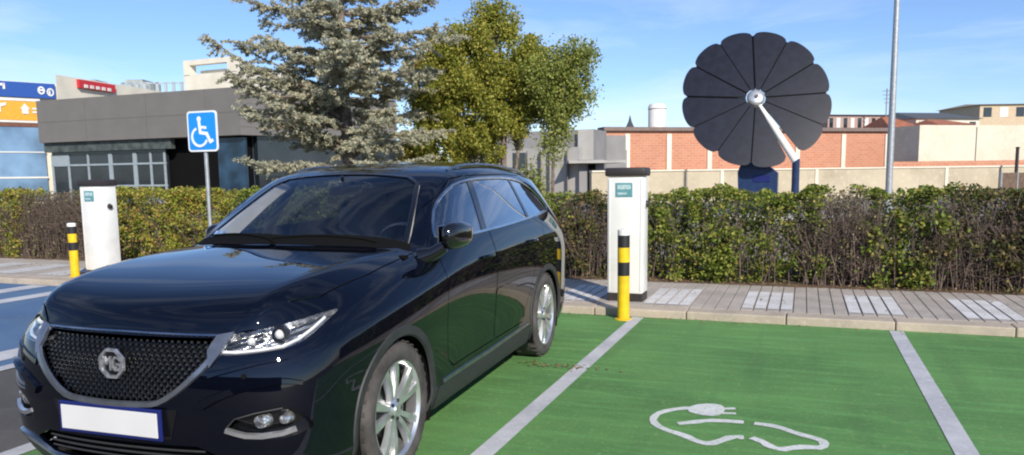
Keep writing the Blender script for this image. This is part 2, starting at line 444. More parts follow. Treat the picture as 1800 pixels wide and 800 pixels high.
# split the cut shell into its separate panels
bm = bmesh.new(); bm.from_mesh(cut)
seen = set(); islands = []
bm.verts.ensure_lookup_table()
for v in bm.verts:
    if v.index in seen: continue
    st = [v]; seen.add(v.index); comp = []
    while st:
        a = st.pop(); comp.append(a)
        for e in a.link_edges:
            b = e.other_vert(a)
            if b.index not in seen: seen.add(b.index); st.append(b)
    islands.append(comp)
islands.sort(key=len, reverse=True)
def panel(name, comps, mat):
    vm = {}; vs = []; fs = []
    for c in comps:
        for v in c: vm[v] = len(vs); vs.append(v.co.copy())
    seenf = set()
    for c in comps:
        for v in c:
            for f in v.link_faces:
                if f.index not in seenf: seenf.add(f.index); fs.append([vm[q] for q in f.verts])
    o = link_mesh(name, vs, fs, mat, suv); me = o.data
    me.shade_smooth(); me.set_sharp_from_angle(angle=radians(38))
    cn = [v.vector.copy() for v in me.corner_normals]; new = []
    for p_ in me.polygons:
        for li in p_.loop_indices:
            co = me.vertices[me.loops[li].vertex_index].co
            h, n, fi, d = BV.find_nearest(co)
            if d is not None and d < 6e-4:
                sn = smooth_normal(h, fi)
                new.append(sn if sn.dot(p_.normal) > .75 else cn[li])
            else: new.append(cn[li])
    me.normals_split_custom_set([tuple(v) for v in new])
    return o
PANELS = {}
for c in islands:
    if len(c) < 40: continue
    ce = sum((v.co for v in c), Vector())/len(c); xs = [v.co.x for v in c]; sp = max(xs)-min(xs)
    if sp > 3: nm = 'body'
    elif abs(ce.y) < .05 and ce.x > 2: nm = 'bonnet'
    elif abs(ce.y) > .5 and ce.x > 1.2 and ce.z < 1.25 and sp > .5 and sp < 1.3: nm = 'front_door'
    elif abs(ce.y) > .5 and sp > .5 and sp < 1.4: nm = 'rear_door'
    else: nm = 'body'
    if nm == 'body': PANELS.setdefault('body', []).append(c)
    else: PANELS[nm+('l' if ce.y > 0 else 'r')] = panel(nm, [c], M_paint)
body = panel('body', PANELS['body'], M_paint)
bm.free()

# glass
for p_ in conform('windscreen', chaikin(WS, 1), 'x', -.004, .004, M_ws, suv, .05): pass
def dlo_clip(x0, x1):
    out = []; pl = chaikin(DLO, 1); n = len(pl)
    def clip(pl, f):
        o = []
        for i in range(len(pl)):
            a, b = pl[i], pl[(i+1) % len(pl)]; fa, fb = f(a), f(b)
            if fa >= 0: o.append(a)
            if (fa >= 0) != (fb >= 0): t = fa/(fa-fb); o.append((a[0]+(b[0]-a[0])*t, a[1]+(b[1]-a[1])*t))
        return o
    return clip(clip(pl, lambda p: p[0]-x0(p[1])), lambda p: x1(p[1])-p[0])
B0 = lambda z: 1.345-.40*(z-1.15); B1 = lambda z: 1.255-.40*(z-1.15)
C0 = lambda z: .32+.1*(z-1.17); C1 = lambda z: .27+.1*(z-1.17)
INF = lambda z: 9; NINF = lambda z: -9
for nm, a, b in (('side_window', B0, INF), ('side_window', C0, B1), ('side_window', NINF, C1)):
    conform(nm, dlo_clip(a, b), 'y', -.006, .003, M_side, suv, .045, mirror=True)
conform('rear_window', RW, 'X', -.006, .003, M_side, suv, .05)
for a, b in ((B1, B0), (C1, C0)):
    conform('window_pillar', dlo_clip(a, b), 'y', -.002, .02, M_gloss, suv, .045, mirror=True)
mold('window_surround', chaikin(DLO, 1), 'y', .020, .006, M_chrome, suv, closed=True, mirror=True)
mold('windscreen_seal', [(-.69,1.135),(-.66,1.2),(-.585,1.36),(-.51,1.492),(-.25,1.52),(0,1.527),(.25,1.52),(.51,1.492),(.585,1.36),(.66,1.2),(.69,1.135)], 'x', .03, .002, M_gloss, suv, rnd=1)
# cowl, wipers
conform('cowl', [(2.355,-.3),(2.355,.3),(2.29,.60),(2.22,.74),(2.16,.72),(2.22,.4),(2.27,0),(2.22,-.4),(2.16,-.72),(2.22,-.74),(2.29,-.60)], 'z', .002, .01, M_dark, suv, .05)
def on_ws(y, z, lift=.012):
    c, n = hit(y, z, 'x'); return c+n*lift
for ya, yb in ((.55, -.12), (-.05, -.62)):
    m = MB(); pts = [on_ws(ya, 1.134, .01)]+[on_ws(ya+(yb-ya)*t/8, 1.142+.022*sin(pi*t/8)+.01*t/8, .009) for t in range(1, 9)]
    m.tube(pts, .006, 6); m.build('wiper', M_dark, suv, smooth=True)
# roof rails
for s in (1, -1):
    m = MB(); pts = []
    for t in range(25):
        x = 1.30-1.75*t/24; c, n = hit(x, .585, 'z'); l = .016*min(1, 8*t/24, 8*(24-t)/24)
        pts.append(Vector((c.x, c.y*s, c.z+l)))
    m.tube(pts, .010, 8); m.build('roof_rail', M_satin, suv, smooth=True)
# wheel arch trims, liners
for wx in (0, 2.72):
    for s in (1, -1):
        m = MB(); pts = []; nr = []
        for t in range(41):
            a = radians(-18+216*t/40); c, n = hit(wx+.415*cos(a), max(.20, .345+.415*sin(a)), 'y')
            pts.append(Vector((wx+.402*cos(a), (c.y-.006)*s, .345+.402*sin(a)))); nr.append(Vector((.0, s, 0)))
        m.sweep(pts, nr, .058, .012); m.build('arch_trim', M_plastic, suv, smooth=True)
        m = MB(); m.lathe([(.395, .90), (.395, .50), (.33, .50)], 40, 'y', (wx, 0, .345), radians(-25), radians(205))
        m.v = [(x, y*s, z) for x, y, z in m.v]; m.build('wheel_well', M_dark, suv, smooth=True)
# side sill cladding with metal strip
conform('sill', [(2.26,.20),(2.26,.335),(.46,.345),(.46,.20)], 'y', .006, .02, M_plastic, suv, .06, mirror=True)
mold('sill_strip', [(2.19,.352),(1.4,.346),(.5,.362)], 'y', .026, .010, M_satin, suv, mirror=True)
# handles
for x in (1.43, .42):
    for s in (1, -1):
        par = PANELS.get(('front_door' if x > 1 else 'rear_door')+('l' if s > 0 else 'r'), suv)
        c, n = hit(x, .985 if x > 1 else 1.0, 'y'); m = MB()
        pts = [Vector((x+.10-.2*t/8, (c.y+.004+.026*min(1, t/1.5, (8-t)/1.5))*s, c.z+.006*sin(pi*t/8))) for t in range(9)]
        m.tube(pts, [.008]+[.012]*7+[.008], 8); m.build('handle', M_paint, par, smooth=True)
# mirrors
for s in (1, -1):
    mt = link_mesh('door_mirror', *[[], []], M_gloss, suv)
    bm = bmesh.new(); bmesh.ops.create_icosphere(bm, subdivisions=3, radius=1)
    for v in bm.verts:
        x, y, z = v.co; q = lambda t, e: math.copysign(abs(t)**e, t)
        x2, y2, z2 = q(x, .8), q(y, .75), q(z, .7)
        v.co = Vector((2.05+x2*.165, s*(.955+y2*.060*(1-.2*x2)), 1.172+z2*.078*(1+.10*x2)))+(Vector((-.33, .06, -.045)) if s < 0 else Vector((0, 0, 0)))
    if s < 0: bmesh.ops.reverse_faces(bm, faces=bm.faces[:])
    bm.to_mesh(mt.data); bm.free(); mt.data.shade_smooth()
    q = Vector((-.33, .06, -.045)) if s < 0 else Vector((0, 0, 0))
    m = MB(); m.box(q+Vector((2.05, s*.893, 1.172)), (.24, .006, .115), bev=.002); m.build('mirror_glass', M_chrome, mt)
    m = MB(); m.tube([q+Vector((2.20, s*.80, 1.05)), q+Vector((2.19, s*.87, 1.075)), q+Vector((2.17, s*.93, 1.115))], [.060, .042, .035], 10); m.build('mirror_arm', M_gloss, mt, smooth=True)
    m = MB(); m.sweep([q+Vector((2.13-.14*t/6, s*(1.013-.004*t/6), 1.150)) for t in range(7)], [Vector((0, s, 0))]*7, .010, .005); m.build('indicator', M_lens, mt)

# ---- front face
conform('grille_back', GRILLE, 'x', -.055, .01, M_dark, suv, .05)
# honeycomb mesh
g = MB(); dots = MB()
row = 0; z = .60
def in_poly(px, py, pl):
    c = False; j = len(pl)-1
    for i in range(len(pl)):
        if (pl[i][1] > py) != (pl[j][1] > py) and px < (pl[j][0]-pl[i][0])*(py-pl[i][1])/(pl[j][1]-pl[i][1])+pl[i][0]: c = not c
        j = i
    return c
dz = .0185; dy = .031; row = 0; z = .585
while z < .862:
    y = -.5+(dy/2 if row % 2 else 0)
    while y <= .5:
        if in_poly(y, z, GRILLE):
            c, n = hit(y, z, 'x'); c = c-n*.028
            for yy, z2 in ((y+dy/2, z+dz), (y-dy/2, z+dz)):
                if in_poly(yy, z2, GRILLE):
                    c2, n2 = hit(yy, z2, 'x'); c2 = c2-n2*.028
                    g.tube([c, c2], .0026, 4, caps=False)
            r = .0030+.0022*min(1, abs(y)/.4)
            dots.box(c+Vector((.005, 0, 0)), (.006, r*2.6, r*1.7))
        y += dy
    z += dz; row += 1
gm = g.build('grille_mesh', M_gloss, suv, fix=False)
dots.build('grille_studs', M_satin, gm, fix=False)
# chrome frame: heavy at the sides and foot, thin on top
GF = [(-.462,.845),(-.468,.80),(-.456,.75),(-.35,.65),(-.262,.592),(-.2,.577),(0,.571),(.2,.577),(.262,.592),(.35,.65),(.456,.75),(.468,.80),(.462,.845)]
mold('grille_frame', GF, 'x', .027, .013, M_frame_metal, suv, rnd=1, step=.02)
mold('grille_top_strip', [(-.462,.852),(-.3,.853),(0,.855),(.3,.853),(.462,.852)], 'x', .012, .009, M_chrome, suv, step=.02)
for s in (1, -1):
    conform('grille_wing', [(s*.455,.852),(s*.52,.868),(s*.497,.79),(s*.465,.735),(s*.44,.80)], 'x', .012, .014, M_frame_metal, suv, .02)
# octagonal emblem with the two letters
ec, en = hit(0, .735, 'x'); ex = ec.x-.012
m = MB(); R_ = .068; oc = [(R_*cos(radians(22.5+45*i)), R_*.98*sin(radians(22.5+45*i))) for i in range(8)]
m.prism([(a*.97, b*.97) for a, b in oc], ex-.03, ex+.006, lambda x, y, z: (z, x, y+.735)); em = m.build('emblem', M_gloss, suv)
m = MB(); m.sweep([Vector((ex+.004, a*.93, b*.93+.735)) for a, b in oc], [Vector((1, 0, 0))]*8, .016, .012, closed=True)
def stroke(m, pts, w, x0, x1, oy=0, oz=.735):
    for a, b in zip(pts[:-1], pts[1:]):
        a, b = Vector(a), Vector(b); t = (b-a).normalized(); n = Vector((-t.y, t.x))*w/2; a = a-t*w*.4; b = b+t*w*.4; x1 += .0003
        m.prism([a+n, b+n, b-n, a-n], x0, x1, lambda x, y, z: (z, x+oy, y+oz))
# seen from the front +y is to the right
stroke(m, [(-.046,-.026),(-.046,.026),(-.026,-.002),(-.006,.026),(-.006,-.026)], .009, ex, ex+.013)
stroke(m, [(.046,.016),(.034,.026),(.018,.026),(.008,.014),(.008,-.014),(.018,-.026),(.036,-.026),(.046,-.016),(.046,-.001),(.028,-.001)], .009, ex, ex+.0125)
m.build('emblem_ring', pbr('emblem_metal', (.66, .68, .71), .30, metal=.8, var=.35, vscale=50), em)
# plate
pl_ = MB(); pc, pn = hit(0, .50, 'x'); px0 = pc.x+.004
PZ = .497
pl_.box((px0+.006, 0, PZ), (.014, .545, .135), bev=.004); plate = pl_.build('number_plate', M_plateb, suv)
m = MB(); m.box((px0+.0145, .0, PZ), (.006, .512, .105), bev=.002); m.build('plate_face', M_plate, plate)
conform('plate_recess', [(-.29,.43),(.29,.43),(.33,.56),(-.33,.56)], 'x', .003, .01, M_gloss, suv, .04)
# lower intake and skid strip
conform('lower_intake', LOWIN, 'x', -.05, .01, M_dark, suv, .05)
m = MB()
for zz_ in (.325, .35, .375):
    pts = [hit(-.42+.84*t/20, zz_, 'x')[0]-Vector((.02, 0, 0)) for t in range(21)]; m.tube(pts, .005, 5)
m.build('intake_slats', M_plastic, suv)
conform('bumper_apron', [(-.86,.20),(-.84,.30),(-.60,.315),(-.45,.285),(.45,.285),(.60,.315),(.84,.30),(.86,.20)], 'x', .006, .02, M_plastic, suv, .05)
mold('skid_strip', [(-.72,.335),(-.58,.345),(-.47,.325),(-.38,.278),(0,.270),(.38,.278),(.47,.325),(.58,.345),(.72,.335)], 'x', .030, .014, M_satin, suv, rnd=1)
# headlights
for s in (1, -1):
    hp = [(s*a, b) for a, b in HL]
    lamp = conform('headlight', chaikin(hp, 1), 'x', .001, .004, M_lens, suv, .03)[0]
    conform('lamp_housing', chaikin(hp, 1), 'x', -.05, -.05, M_refl, lamp, .03)
    # projector, daylight strip, inner bars
    c, n = hit(s*.665, .845, 'x'); m = MB()
    m.lathe([(0, .0), (.012, -.003), (.019, -.010), (.022, -.02)], 24, 'x', c-Vector((.022, 0, 0))); m.build('projector', M_white, lamp, smooth=True)
    m = MB(); m.lathe([(.023, -.05), (.029, -.012), (.032, -.012), (.032, -.05)], 24, 'x', c-Vector((.018, 0, 0))); m.build('projector_ring', M_rimdark, lamp, smooth=True)
    c, n = hit(s*.575, .825, 'x'); m = MB()
    m.lathe([(0, .0), (.012, -.004), (.018, -.018)], 24, 'x', c-Vector((.024, 0, 0))); m.build('projector', M_white, lamp, smooth=True)
    m = MB(); pts = []; nr = []
    for a, b in ((.49,.800),(.55,.797),(.64,.803),(.71,.812),(.75,.835),(.775,.87),(.79,.905)):
        c, n = hit(s*a, b, 'x'); pts.append(c-n*.02); nr.append(n)
    m.sweep(pts, nr, .014, .008); m.build('daylight_strip', M_white, lamp, smooth=True)
    m = MB()
    for (a0, b0), (a1, b1) in (((.50,.835),(.62,.862)),((.50,.82),(.63,.845)),((.70,.872),(.78,.905)),((.70,.85),(.765,.875))):
        p0, n0 = hit(s*a0, b0, 'x'); p1, n1 = hit(s*a1, b1, 'x'); m.tube([p0-n0*.025, p1-n1*.025], .0045, 6)
    m.build('inner_bars', M_rimdark, lamp)
    # fog lamps
    fp = [(s*a, b) for a, b in FOG]
    pocket = conform('fog_pocket', chaikin(fp, 1), 'x', -.06, -.058, M_gloss, suv, .03)[0]
    c, n = hit(s*.64, .50, 'x'); m = MB(); m.lathe([(0, .0), (.026, -.004), (.034, -.016), (.036, -.05)], 24, 'x', c-Vector((.025, 0, 0))); m.build('fog_lamp', M_refl, pocket, smooth=True)
    c, n = hit(s*.725, .505, 'x'); m = MB(); m.lathe([(0, .0), (.018, -.004), (.024, -.016), (.026, -.05)], 24, 'x', c-Vector((.02, 0, 0))); m.build('fog_lamp', M_refl, pocket, smooth=True)
    m = MB(); pts = []; nr = []
    for a, b in ((.525,.476),(.56,.463),(.60,.450),(.66,.444),(.73,.450),(.775,.463)):
        c, n = hit(s*a, b, 'x'); pts.append(c-n*.012); nr.append(n)
    m.sweep(pts, nr, .024, .016); m.build('fog_bar', M_rim, pocket, smooth=True)
    m = MB(); pts = []; nr = []
    for a, b in ((.53,.487),(.565,.525),(.64,.546),(.735,.560)):
        c, n = hit(s*a, b, 'x'); pts.append(c-n*.012); nr.append(n)
    m.sweep(pts, nr, .007, .010); m.build('fog_brow', M_satin, pocket, smooth=True)
    # bumper creases catch the light
    mold('bumper_crease', [(s*.46,.705),(s*.54,.725),(s*.64,.748),(s*.74,.76)], 'x', (.030, .010), .008, M_paint, suv, rnd=2)
    mold('bumper_crease', [(s*.44,.585),(s*.52,.628),(s*.62,.66),(s*.73,.675),(s*.79,.655)], 'x', (.044, .020), .016, M_paint, suv, rnd=2)
    # parking sensor
    c, n = hit(s*.60, .70, 'x'); m = MB(); m.tube([c, c+n*.003], .011, 14); m.build('parking_sensor', M_dark, suv, smooth=True)
    # tail lamps
    conform('tail_lamp', [(s*.42,1.05),(s*.80,1.07),(s*.82,.96),(s*.42,.98)], 'X', .006, .012, M_red, suv, .04)
conform('rear_bumper_apron', [(-.80,.22),(-.80,.42),(.80,.42),(.80,.22)], 'X', .006, .02, M_plastic, suv, .06)
m = MB(); m.box((-.975, 0, .82), (.012, .52, .11)); m.build('rear_plate', M_plate, suv)

# ---- wheels
def make_wheel():
    """axis along +y, outer face at y=+.0"""
    w = MB(); w.lathe([(.243,-.205),(.30,-.222),(.333,-.215),(.345,-.19),(.346,-.11),(.345,-.03),(.336,-.008),(.315,.004),(.285,.006),(.258,-.001),(.240,-.012),(.236,-.1)], 72, 'y')
    tyre = w.build('tyre', M_rubber, None, smooth=True, sharp=60)
    m = MB()
    for r_ in (.345,):
        for k in range(72):
            a = 2*pi*k/72; c = Vector((cos(a)*.346, -.035 if k % 2 else -.185, sin(a)*.346))
            Mx = Matrix.Rotation(-a, 3, 'Y'); m.box(c, (.006, .05, .018), M=Mx)
    tread = m.build('tread', M_rubber, tyre)
    w = MB(); w.lathe([(.236,-.2),(.232,-.02),(.246,-.004),(.250,-.004),(.250,-.012),(.243,-.02)], 72, 'y')
    rim = w.build('rim', M_rim, None, smooth=True)
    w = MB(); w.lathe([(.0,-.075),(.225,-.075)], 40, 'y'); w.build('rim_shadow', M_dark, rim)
    w = MB(); w.lathe([(.06,-.06),(.155,-.06),(.155,-.07),(.06,-.07)], 40, 'y', close=True); w.build('brake_disc', M_satin, rim, smooth=True)
    def spoke(m, a, half, r0, r1, y0, y1, wid0, wid1, dep):
        d = Vector((cos(a), 0, sin(a))); t = Vector((-sin(a), 0, cos(a)))
        rows = []
        for q in range(7):
            f = q/6; r = r0+(r1-r0)*f; y = y0+(y1-y0)*f+.010*sin(pi*f); wd = (wid0+(wid1-wid0)*f)/2; c = d*r+t*half*f
            rows.append([c-t*wd+Vector((0, y-dep, 0)), c-t*wd*.72+Vector((0, y, 0)), c+t*wd*.72+Vector((0, y, 0)), c+t*wd+Vector((0, y-dep, 0))])
        vs = [p for r_ in rows for p in r_]
        fs = [(i*4+k, (i+1)*4+k, (i+1)*4+(k+1) % 4, i*4+(k+1) % 4) for i in range(6) for k in range(4)]+[(0, 1, 2, 3), (27, 26, 25, 24)]
        m.add(vs, fs)
    for k in range(5):
        m = MB(); a = 2*pi*k/5+radians(90)
        spoke(m, a-.19, -.012, .045, .240, -.03, -.012, .032, .050, .03)
        spoke(m, a+.19, .012, .045, .240, -.03, -.012, .032, .050, .03)
        m.build('spoke', M_rim, rim, smooth=True, sharp=30)
        m = MB(); spoke(m, a, 0, .06, .225, -.05, -.045, .03, .06, .02); m.build('spoke_web', M_rimdark, rim, smooth=True, sharp=30)
    m = MB(); m.lathe([(0, -.010), (.030, -.011), (.034, -.018), (.062, -.03), (.062, -.06)], 32, 'y'); hub = m.build('hub', M_rim, rim, smooth=True)
    m = MB()
    for k in range(5):
        a = 2*pi*k/5+radians(54); c = Vector((cos(a)*.048, -.028, sin(a)*.048)); m.tube([c, c+Vector((0, .012, 0))], .009, 6)
    m.build('wheel_nuts', M_rimdark, hub)
    tyre.name = 'wheel'
    def flat(o):
        for c in list(o.children): yield c; yield from flat(c)
    for o in list(flat(rim)): o.parent = tyre
    rim.parent = tyre
    return tyre
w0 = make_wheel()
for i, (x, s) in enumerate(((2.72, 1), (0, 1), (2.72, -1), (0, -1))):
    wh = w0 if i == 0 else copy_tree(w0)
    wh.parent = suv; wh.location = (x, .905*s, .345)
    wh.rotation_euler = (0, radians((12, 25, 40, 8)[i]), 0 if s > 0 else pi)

# ---- interior
m = MB(); M_dash = pbr('dashboard_black', (.03, .03, .032), .6, var=.2)
m.prism([(1.55,1.06),(1.62,1.10),(2.0,1.115),(2.24,1.09),(2.2,.8),(1.6,.75)], -.72, .72, lambda x, y, z: (x, z, y)); m.build('dashboard', M_dash, suv)
m = MB(); m.prism([(-.8,.35),(2.3,.35),(2.3,.42),(-.8,.42)], -.78, .78, lambda x, y, z: (x, z, y)); m.build('cabin_floor', M_dark, suv)
m = MB(); m.prism([(2.32,.25),(2.36,.25),(2.36,1.08),(2.32,1.08)], -.78, .78, lambda x, y, z: (x, z, y)); m.build('bulkhead', M_dark, suv)
m = MB()
rot = Matrix.Rotation(radians(24), 3, 'Y')
pts = [Vector((1.50, .37, 1.03))+rot @ Vector((0, .185*cos(2*pi*t/32), .185*sin(2*pi*t/32))) for t in range(33)]
m.tube(pts, .014, 8, caps=False); m.box((1.505, .37, 1.02), (.03, .14, .09), M=rot)
m.tube([Vector((1.50,.37,1.03))+rot @ Vector((0,-.18,0)), Vector((1.50,.37,1.03))+rot @ Vector((0,.18,0))], .016, 6)
m.tube([Vector((1.51,.37,1.02)), Vector((1.75,.37,.93))], .03, 8); m.build('steering_wheel', M_satin, suv, smooth=True)
for x0, ys in ((.98, (.37, -.37)), (.06, (.40, -.40))):
    for y0 in ys:
        m = MB(); m.box((x0, y0, .66), (.52, .50, .16), bev=.05)
        m.box((x0-.27, y0, .98), (.15, .48, .62), M=Matrix.Rotation(radians(-14), 3, 'Y'), bev=.06)
        m.box((x0-.36, y0, 1.335), (.10, .26, .17), M=Matrix.Rotation(radians(-10), 3, 'Y'), bev=.04)
        m.box((x0-.35, y0, 1.25), (.02, .12, .14)); m.build('seat', M_seat, suv, smooth=True, sharp=50)
m = MB(); m.box((1.62, 0, 1.42), (.03, .24, .07), bev=.012); m.tube([(1.62, 0, 1.44), (1.66, 0, 1.51)], .012, 6); m.build('interior_mirror', M_gloss, suv)
hl = MB()
gx = [1.5-.1*i for i in range(21)]; gy = [-.55+.11*j for j in range(11)]
vs = [hit(x, y, 'z')[0]-Vector((0, 0, .045)) for x in gx for y in gy]
hl.add(vs, [(i*11+j, i*11+j+1, (i+1)*11+j+1, (i+1)*11+j) for i in range(20) for j in range(10)]); hl.build('headliner', M_trim, suv, smooth=True)
for s in (1, -1):
    m = MB(); vs = []
    for a, b in ((.685,1.125),(.665,1.19),(.635,1.26),(.592,1.36),(.55,1.44),(.515,1.49)):
        c, n = hit(s*a, b, 'x'); c = c-n*.022; wd = .20-.10*(b-1.12)/.37
        for off in ((0, 0, 0), (-wd, 0, -.03), (-wd, s*.02, -.03), (0, s*.02, 0)): vs.append(c+Vector(off))
    m.add(vs, [(i*4+k, i*4+4+k, i*4+4+(k+1) % 4, i*4+(k+1) % 4) for i in range(5) for k in range(4)]+[(0, 1, 2, 3), (23, 22, 21, 20)])
    m.build('pillar_trim', M_trim, suv)
c, n = hit(-.60, 1.175, 'x'); m = MB(); m.box(c-n*.012, (.004, .075, .07), M=Matrix.Rotation(radians(-58), 3, 'Y')); m.build('windscreen_sticker', pbr('sticker_blue', (.25,.36,.55), .5, var=.5, vscale=50), suv)
m = MB(); m.box((2.0, -.13, 1.125), (.05, .12, .012), bev=.004); m.build('dashboard_paper', M_plate, suv)
# underbody
m = MB(); m.prism([(-.8,.20),(-.8,.22),(3.45,.22),(3.45,.20)], -.5, .5, lambda x, y, z: (x, z, y)); m.build('undertray', M_dark, suv)
# ------------------------------------------------------------------ sky and sun
w = bpy.data.worlds.new('World'); scene.world = w; w.use_nodes = True
N = w.node_tree.nodes; L = w.node_tree.links; BG = N['Background']
SUN_EL = radians(30); SH = Vector((-.65, .76)).normalized()      # shadows run this way over the ground
sky = N.new('ShaderNodeTexSky'); sky.sky_type = 'NISHITA'; sky.sun_disc = False
sky.sun_elevation = SUN_EL; sky.sun_rotation = atan2(-SH.x, -SH.y)
sky.air_density = 1.0; sky.dust_density = .15; sky.ozone_density = 3.0; sky.altitude = 600
tc = N.new('ShaderNodeTexCoord'); mp = N.new('ShaderNodeMapping'); mp.inputs['Scale'].default_value = (1.2, 1.2, 7)
mp.inputs['Rotation'].default_value = (radians(8), radians(-10), 0)
cn = N.new('ShaderNodeTexNoise'); cn.inputs['Scale'].default_value = 1.6; cn.inputs['Detail'].default_value = 9; cn.inputs['Roughness'].default_value = .62; cn.inputs['Distortion'].default_value = .6
cr = N.new('ShaderNodeMapRange'); cr.inputs['From Min'].default_value = .47; cr.inputs['From Max'].default_value = .80; cr.inputs['To Max'].default_value = .55
mx = N.new('ShaderNodeMix'); mx.data_type = 'RGBA'; mx.inputs['B'].default_value = (7.2, 8.0, 9.0, 1)
L.new(tc.outputs['Generated'], mp.inputs['Vector']); L.new(mp.outputs[0], cn.inputs['Vector']); L.new(cn.outputs['Fac'], cr.inputs['Value'])
hs = N.new('ShaderNodeMix'); hs.data_type = 'RGBA'; hs.blend_type = 'MULTIPLY'; hs.inputs['Factor'].default_value = 1; hs.inputs['B'].default_value = (.86, .94, 1.14, 1)
L.new(sky.outputs[0], hs.inputs['A']); L.new(cr.outputs[0], mx.inputs['Factor']); L.new(hs.outputs['Result'], mx.inputs['A']); L.new(mx.outputs['Result'], BG.inputs['Color'])
BG.inputs['Strength'].default_value = .12
sl = bpy.data.lights.new('sun', 'SUN'); sl.energy = 4.5; sl.angle = radians(.53); sl.color = (1, .93, .82)
so = bpy.data.objects.new('sun', sl); COL.objects.link(so); so.location = (0, 0, 30)
so.rotation_euler = Vector((SH.x*cos(SUN_EL), SH.y*cos(SUN_EL), -sin(SUN_EL))).to_track_quat('-Z', 'Y').to_euler()
scene.cycles.filter_width = 2.1
vs_ = scene.view_settings; vs_.view_transform = 'Standard'; vs_.look = 'None'; vs_.gamma = 1; vs_.use_curve_mapping = False; vs_.exposure = .2

# ------------------------------------------------------------------ ground materials
def worn(name, base, col2, speck, rough=.85, sc=1.0, streak=0., smin=.62, smax=.72, bump=.35, stain=(.10, .09, .08), stamt=.5):
    """paint on asphalt: large blotches, fine wear specks, a few stains, grainy bump"""
    m, N, L, B = new_mat(name); B.inputs['Roughness'].default_value = rough; B.inputs['Specular IOR Level'].default_value = .3
    tc = N.new('ShaderNodeTexCoord')
    def noise(s, d=6, r=.55):
        n = N.new('ShaderNodeTexNoise'); n.inputs['Scale'].default_value = s; n.inputs['Detail'].default_value = d; n.inputs['Roughness'].default_value = r
        L.new(tc.outputs['Object'], n.inputs['Vector']); return n.outputs['Fac']
    def ramp(v, a, b, lo=0., hi=1.):
        r = N.new('ShaderNodeMapRange'); r.inputs['From Min'].default_value = a; r.inputs['From Max'].default_value = b
        r.inputs['To Min'].default_value = lo; r.inputs['To Max'].default_value = hi; L.new(v, r.inputs['Value']); return r.outputs[0]
    def mix(f, a, b):
        x = N.new('ShaderNodeMix'); x.data_type = 'RGBA'; L.new(f, x.inputs['Factor'])
        for s_, v in (('A', a), ('B', b)):
            if isinstance(v, tuple): x.inputs[s_].default_value = (*v, 1)
            else: L.new(v, x.inputs[s_])
        return x.outputs['Result']
    c = mix(ramp(noise(.9*sc), .38, .62), base, col2)
    if streak:
        mpp = N.new('ShaderNodeMapping'); mpp.inputs['Scale'].default_value = (.7, 7, 1); L.new(tc.outputs['Object'], mpp.inputs[0])
        ns = N.new('ShaderNodeTexNoise'); ns.inputs['Scale'].default_value = 1.5; ns.inputs['Detail'].default_value = 9; ns.inputs['Roughness'].default_value = .7; ns.inputs['Distortion'].default_value = .4
        L.new(mpp.outputs[0], ns.inputs['Vector']); c = mix(ramp(ns.outputs['Fac'], .47, .68, 0, streak), c, tuple(min(1, k*1.7) for k in base))
        mp2 = N.new('ShaderNodeMapping'); mp2.inputs['Scale'].default_value = (5, .35, 1); mp2.inputs['Location'].default_value = (3, 1, 0); L.new(tc.outputs['Object'], mp2.inputs[0])
        n3 = N.new('ShaderNodeTexNoise'); n3.inputs['Scale'].default_value = 1.0; n3.inputs['Detail'].default_value = 7; L.new(mp2.outputs[0], n3.inputs['Vector'])
        c = mix(ramp(n3.outputs['Fac'], .54, .72, 0, streak*.35), c, tuple(k*.5+.02 for k in base))
    c = mix(ramp(noise(6*sc, 8, .7), .52, .72, 0, .55), c, tuple(min(1, k*1.35) for k in base))
    c = mix(ramp(noise(55, 4, .7), smin, smax, 0, .75), c, speck)
    c = mix(ramp(noise(19*sc, 8, .75), .56, .70, 0, .45), c, speck)
    c = mix(ramp(noise(110, 3, .7), .56, .70, 0, .6), c, tuple(k*.45 for k in base))
    c = mix(ramp(noise(.55, 7, .65), .58, .74, 0, stamt), c, stain)
    L.new(c, B.inputs['Base Color'])
    b = N.new('ShaderNodeBump'); b.inputs['Strength'].default_value = bump; b.inputs['Distance'].default_value = .006
    L.new(noise(170, 4, .7), b.inputs['Height']); L.new(b.outputs[0], B.inputs['Normal'])
    return m
M_asph = worn('asphalt', (.115, .108, .10), (.085, .08, .076), (.2, .19, .17), stamt=.3)
M_gpaint = worn('green_bay_paint', (.086, .210, .062), (.122, .275, .080), (.38, .48, .19), smin=.58, smax=.70, stain=(.095, .15, .075), stamt=.9, streak=.85)
M_bpaint = worn('blue_bay_paint', (.075, .145, .27), (.10, .18, .30), (.24, .29, .35), stamt=.3)
M_line = worn('white_line_paint', (.56, .56, .57), (.44, .44, .46), (.72, .72, .70), smin=.6, smax=.7, stain=(.25, .25, .24), stamt=.4, sc=3)
M_kerb = worn('kerb_stone', (.50, .42, .33), (.40, .34, .27), (.6, .55, .46), stain=(.22, .18, .14), sc=3)
M_pave = worn('grooved_concrete', (.47, .415, .36), (.37, .33, .285), (.55, .50, .45), stain=(.29, .235, .19), sc=3, stamt=.6)
M_patch = worn('white_patch_paint', (.74, .73, .72), (.60, .58, .55), (.34, .31, .28), smin=.52, smax=.62, stain=(.34, .3, .27), sc=4, stamt=.7)
M_soil = worn('soil', (.17, .11, .07), (.11, .075, .05), (.32, .2, .12), stain=(.08, .06, .04), sc=3)
M_yard = worn('yard', (.30, .26, .20), (.22, .20, .15), (.4, .36, .28), stain=(.15, .14, .10), sc=.3)

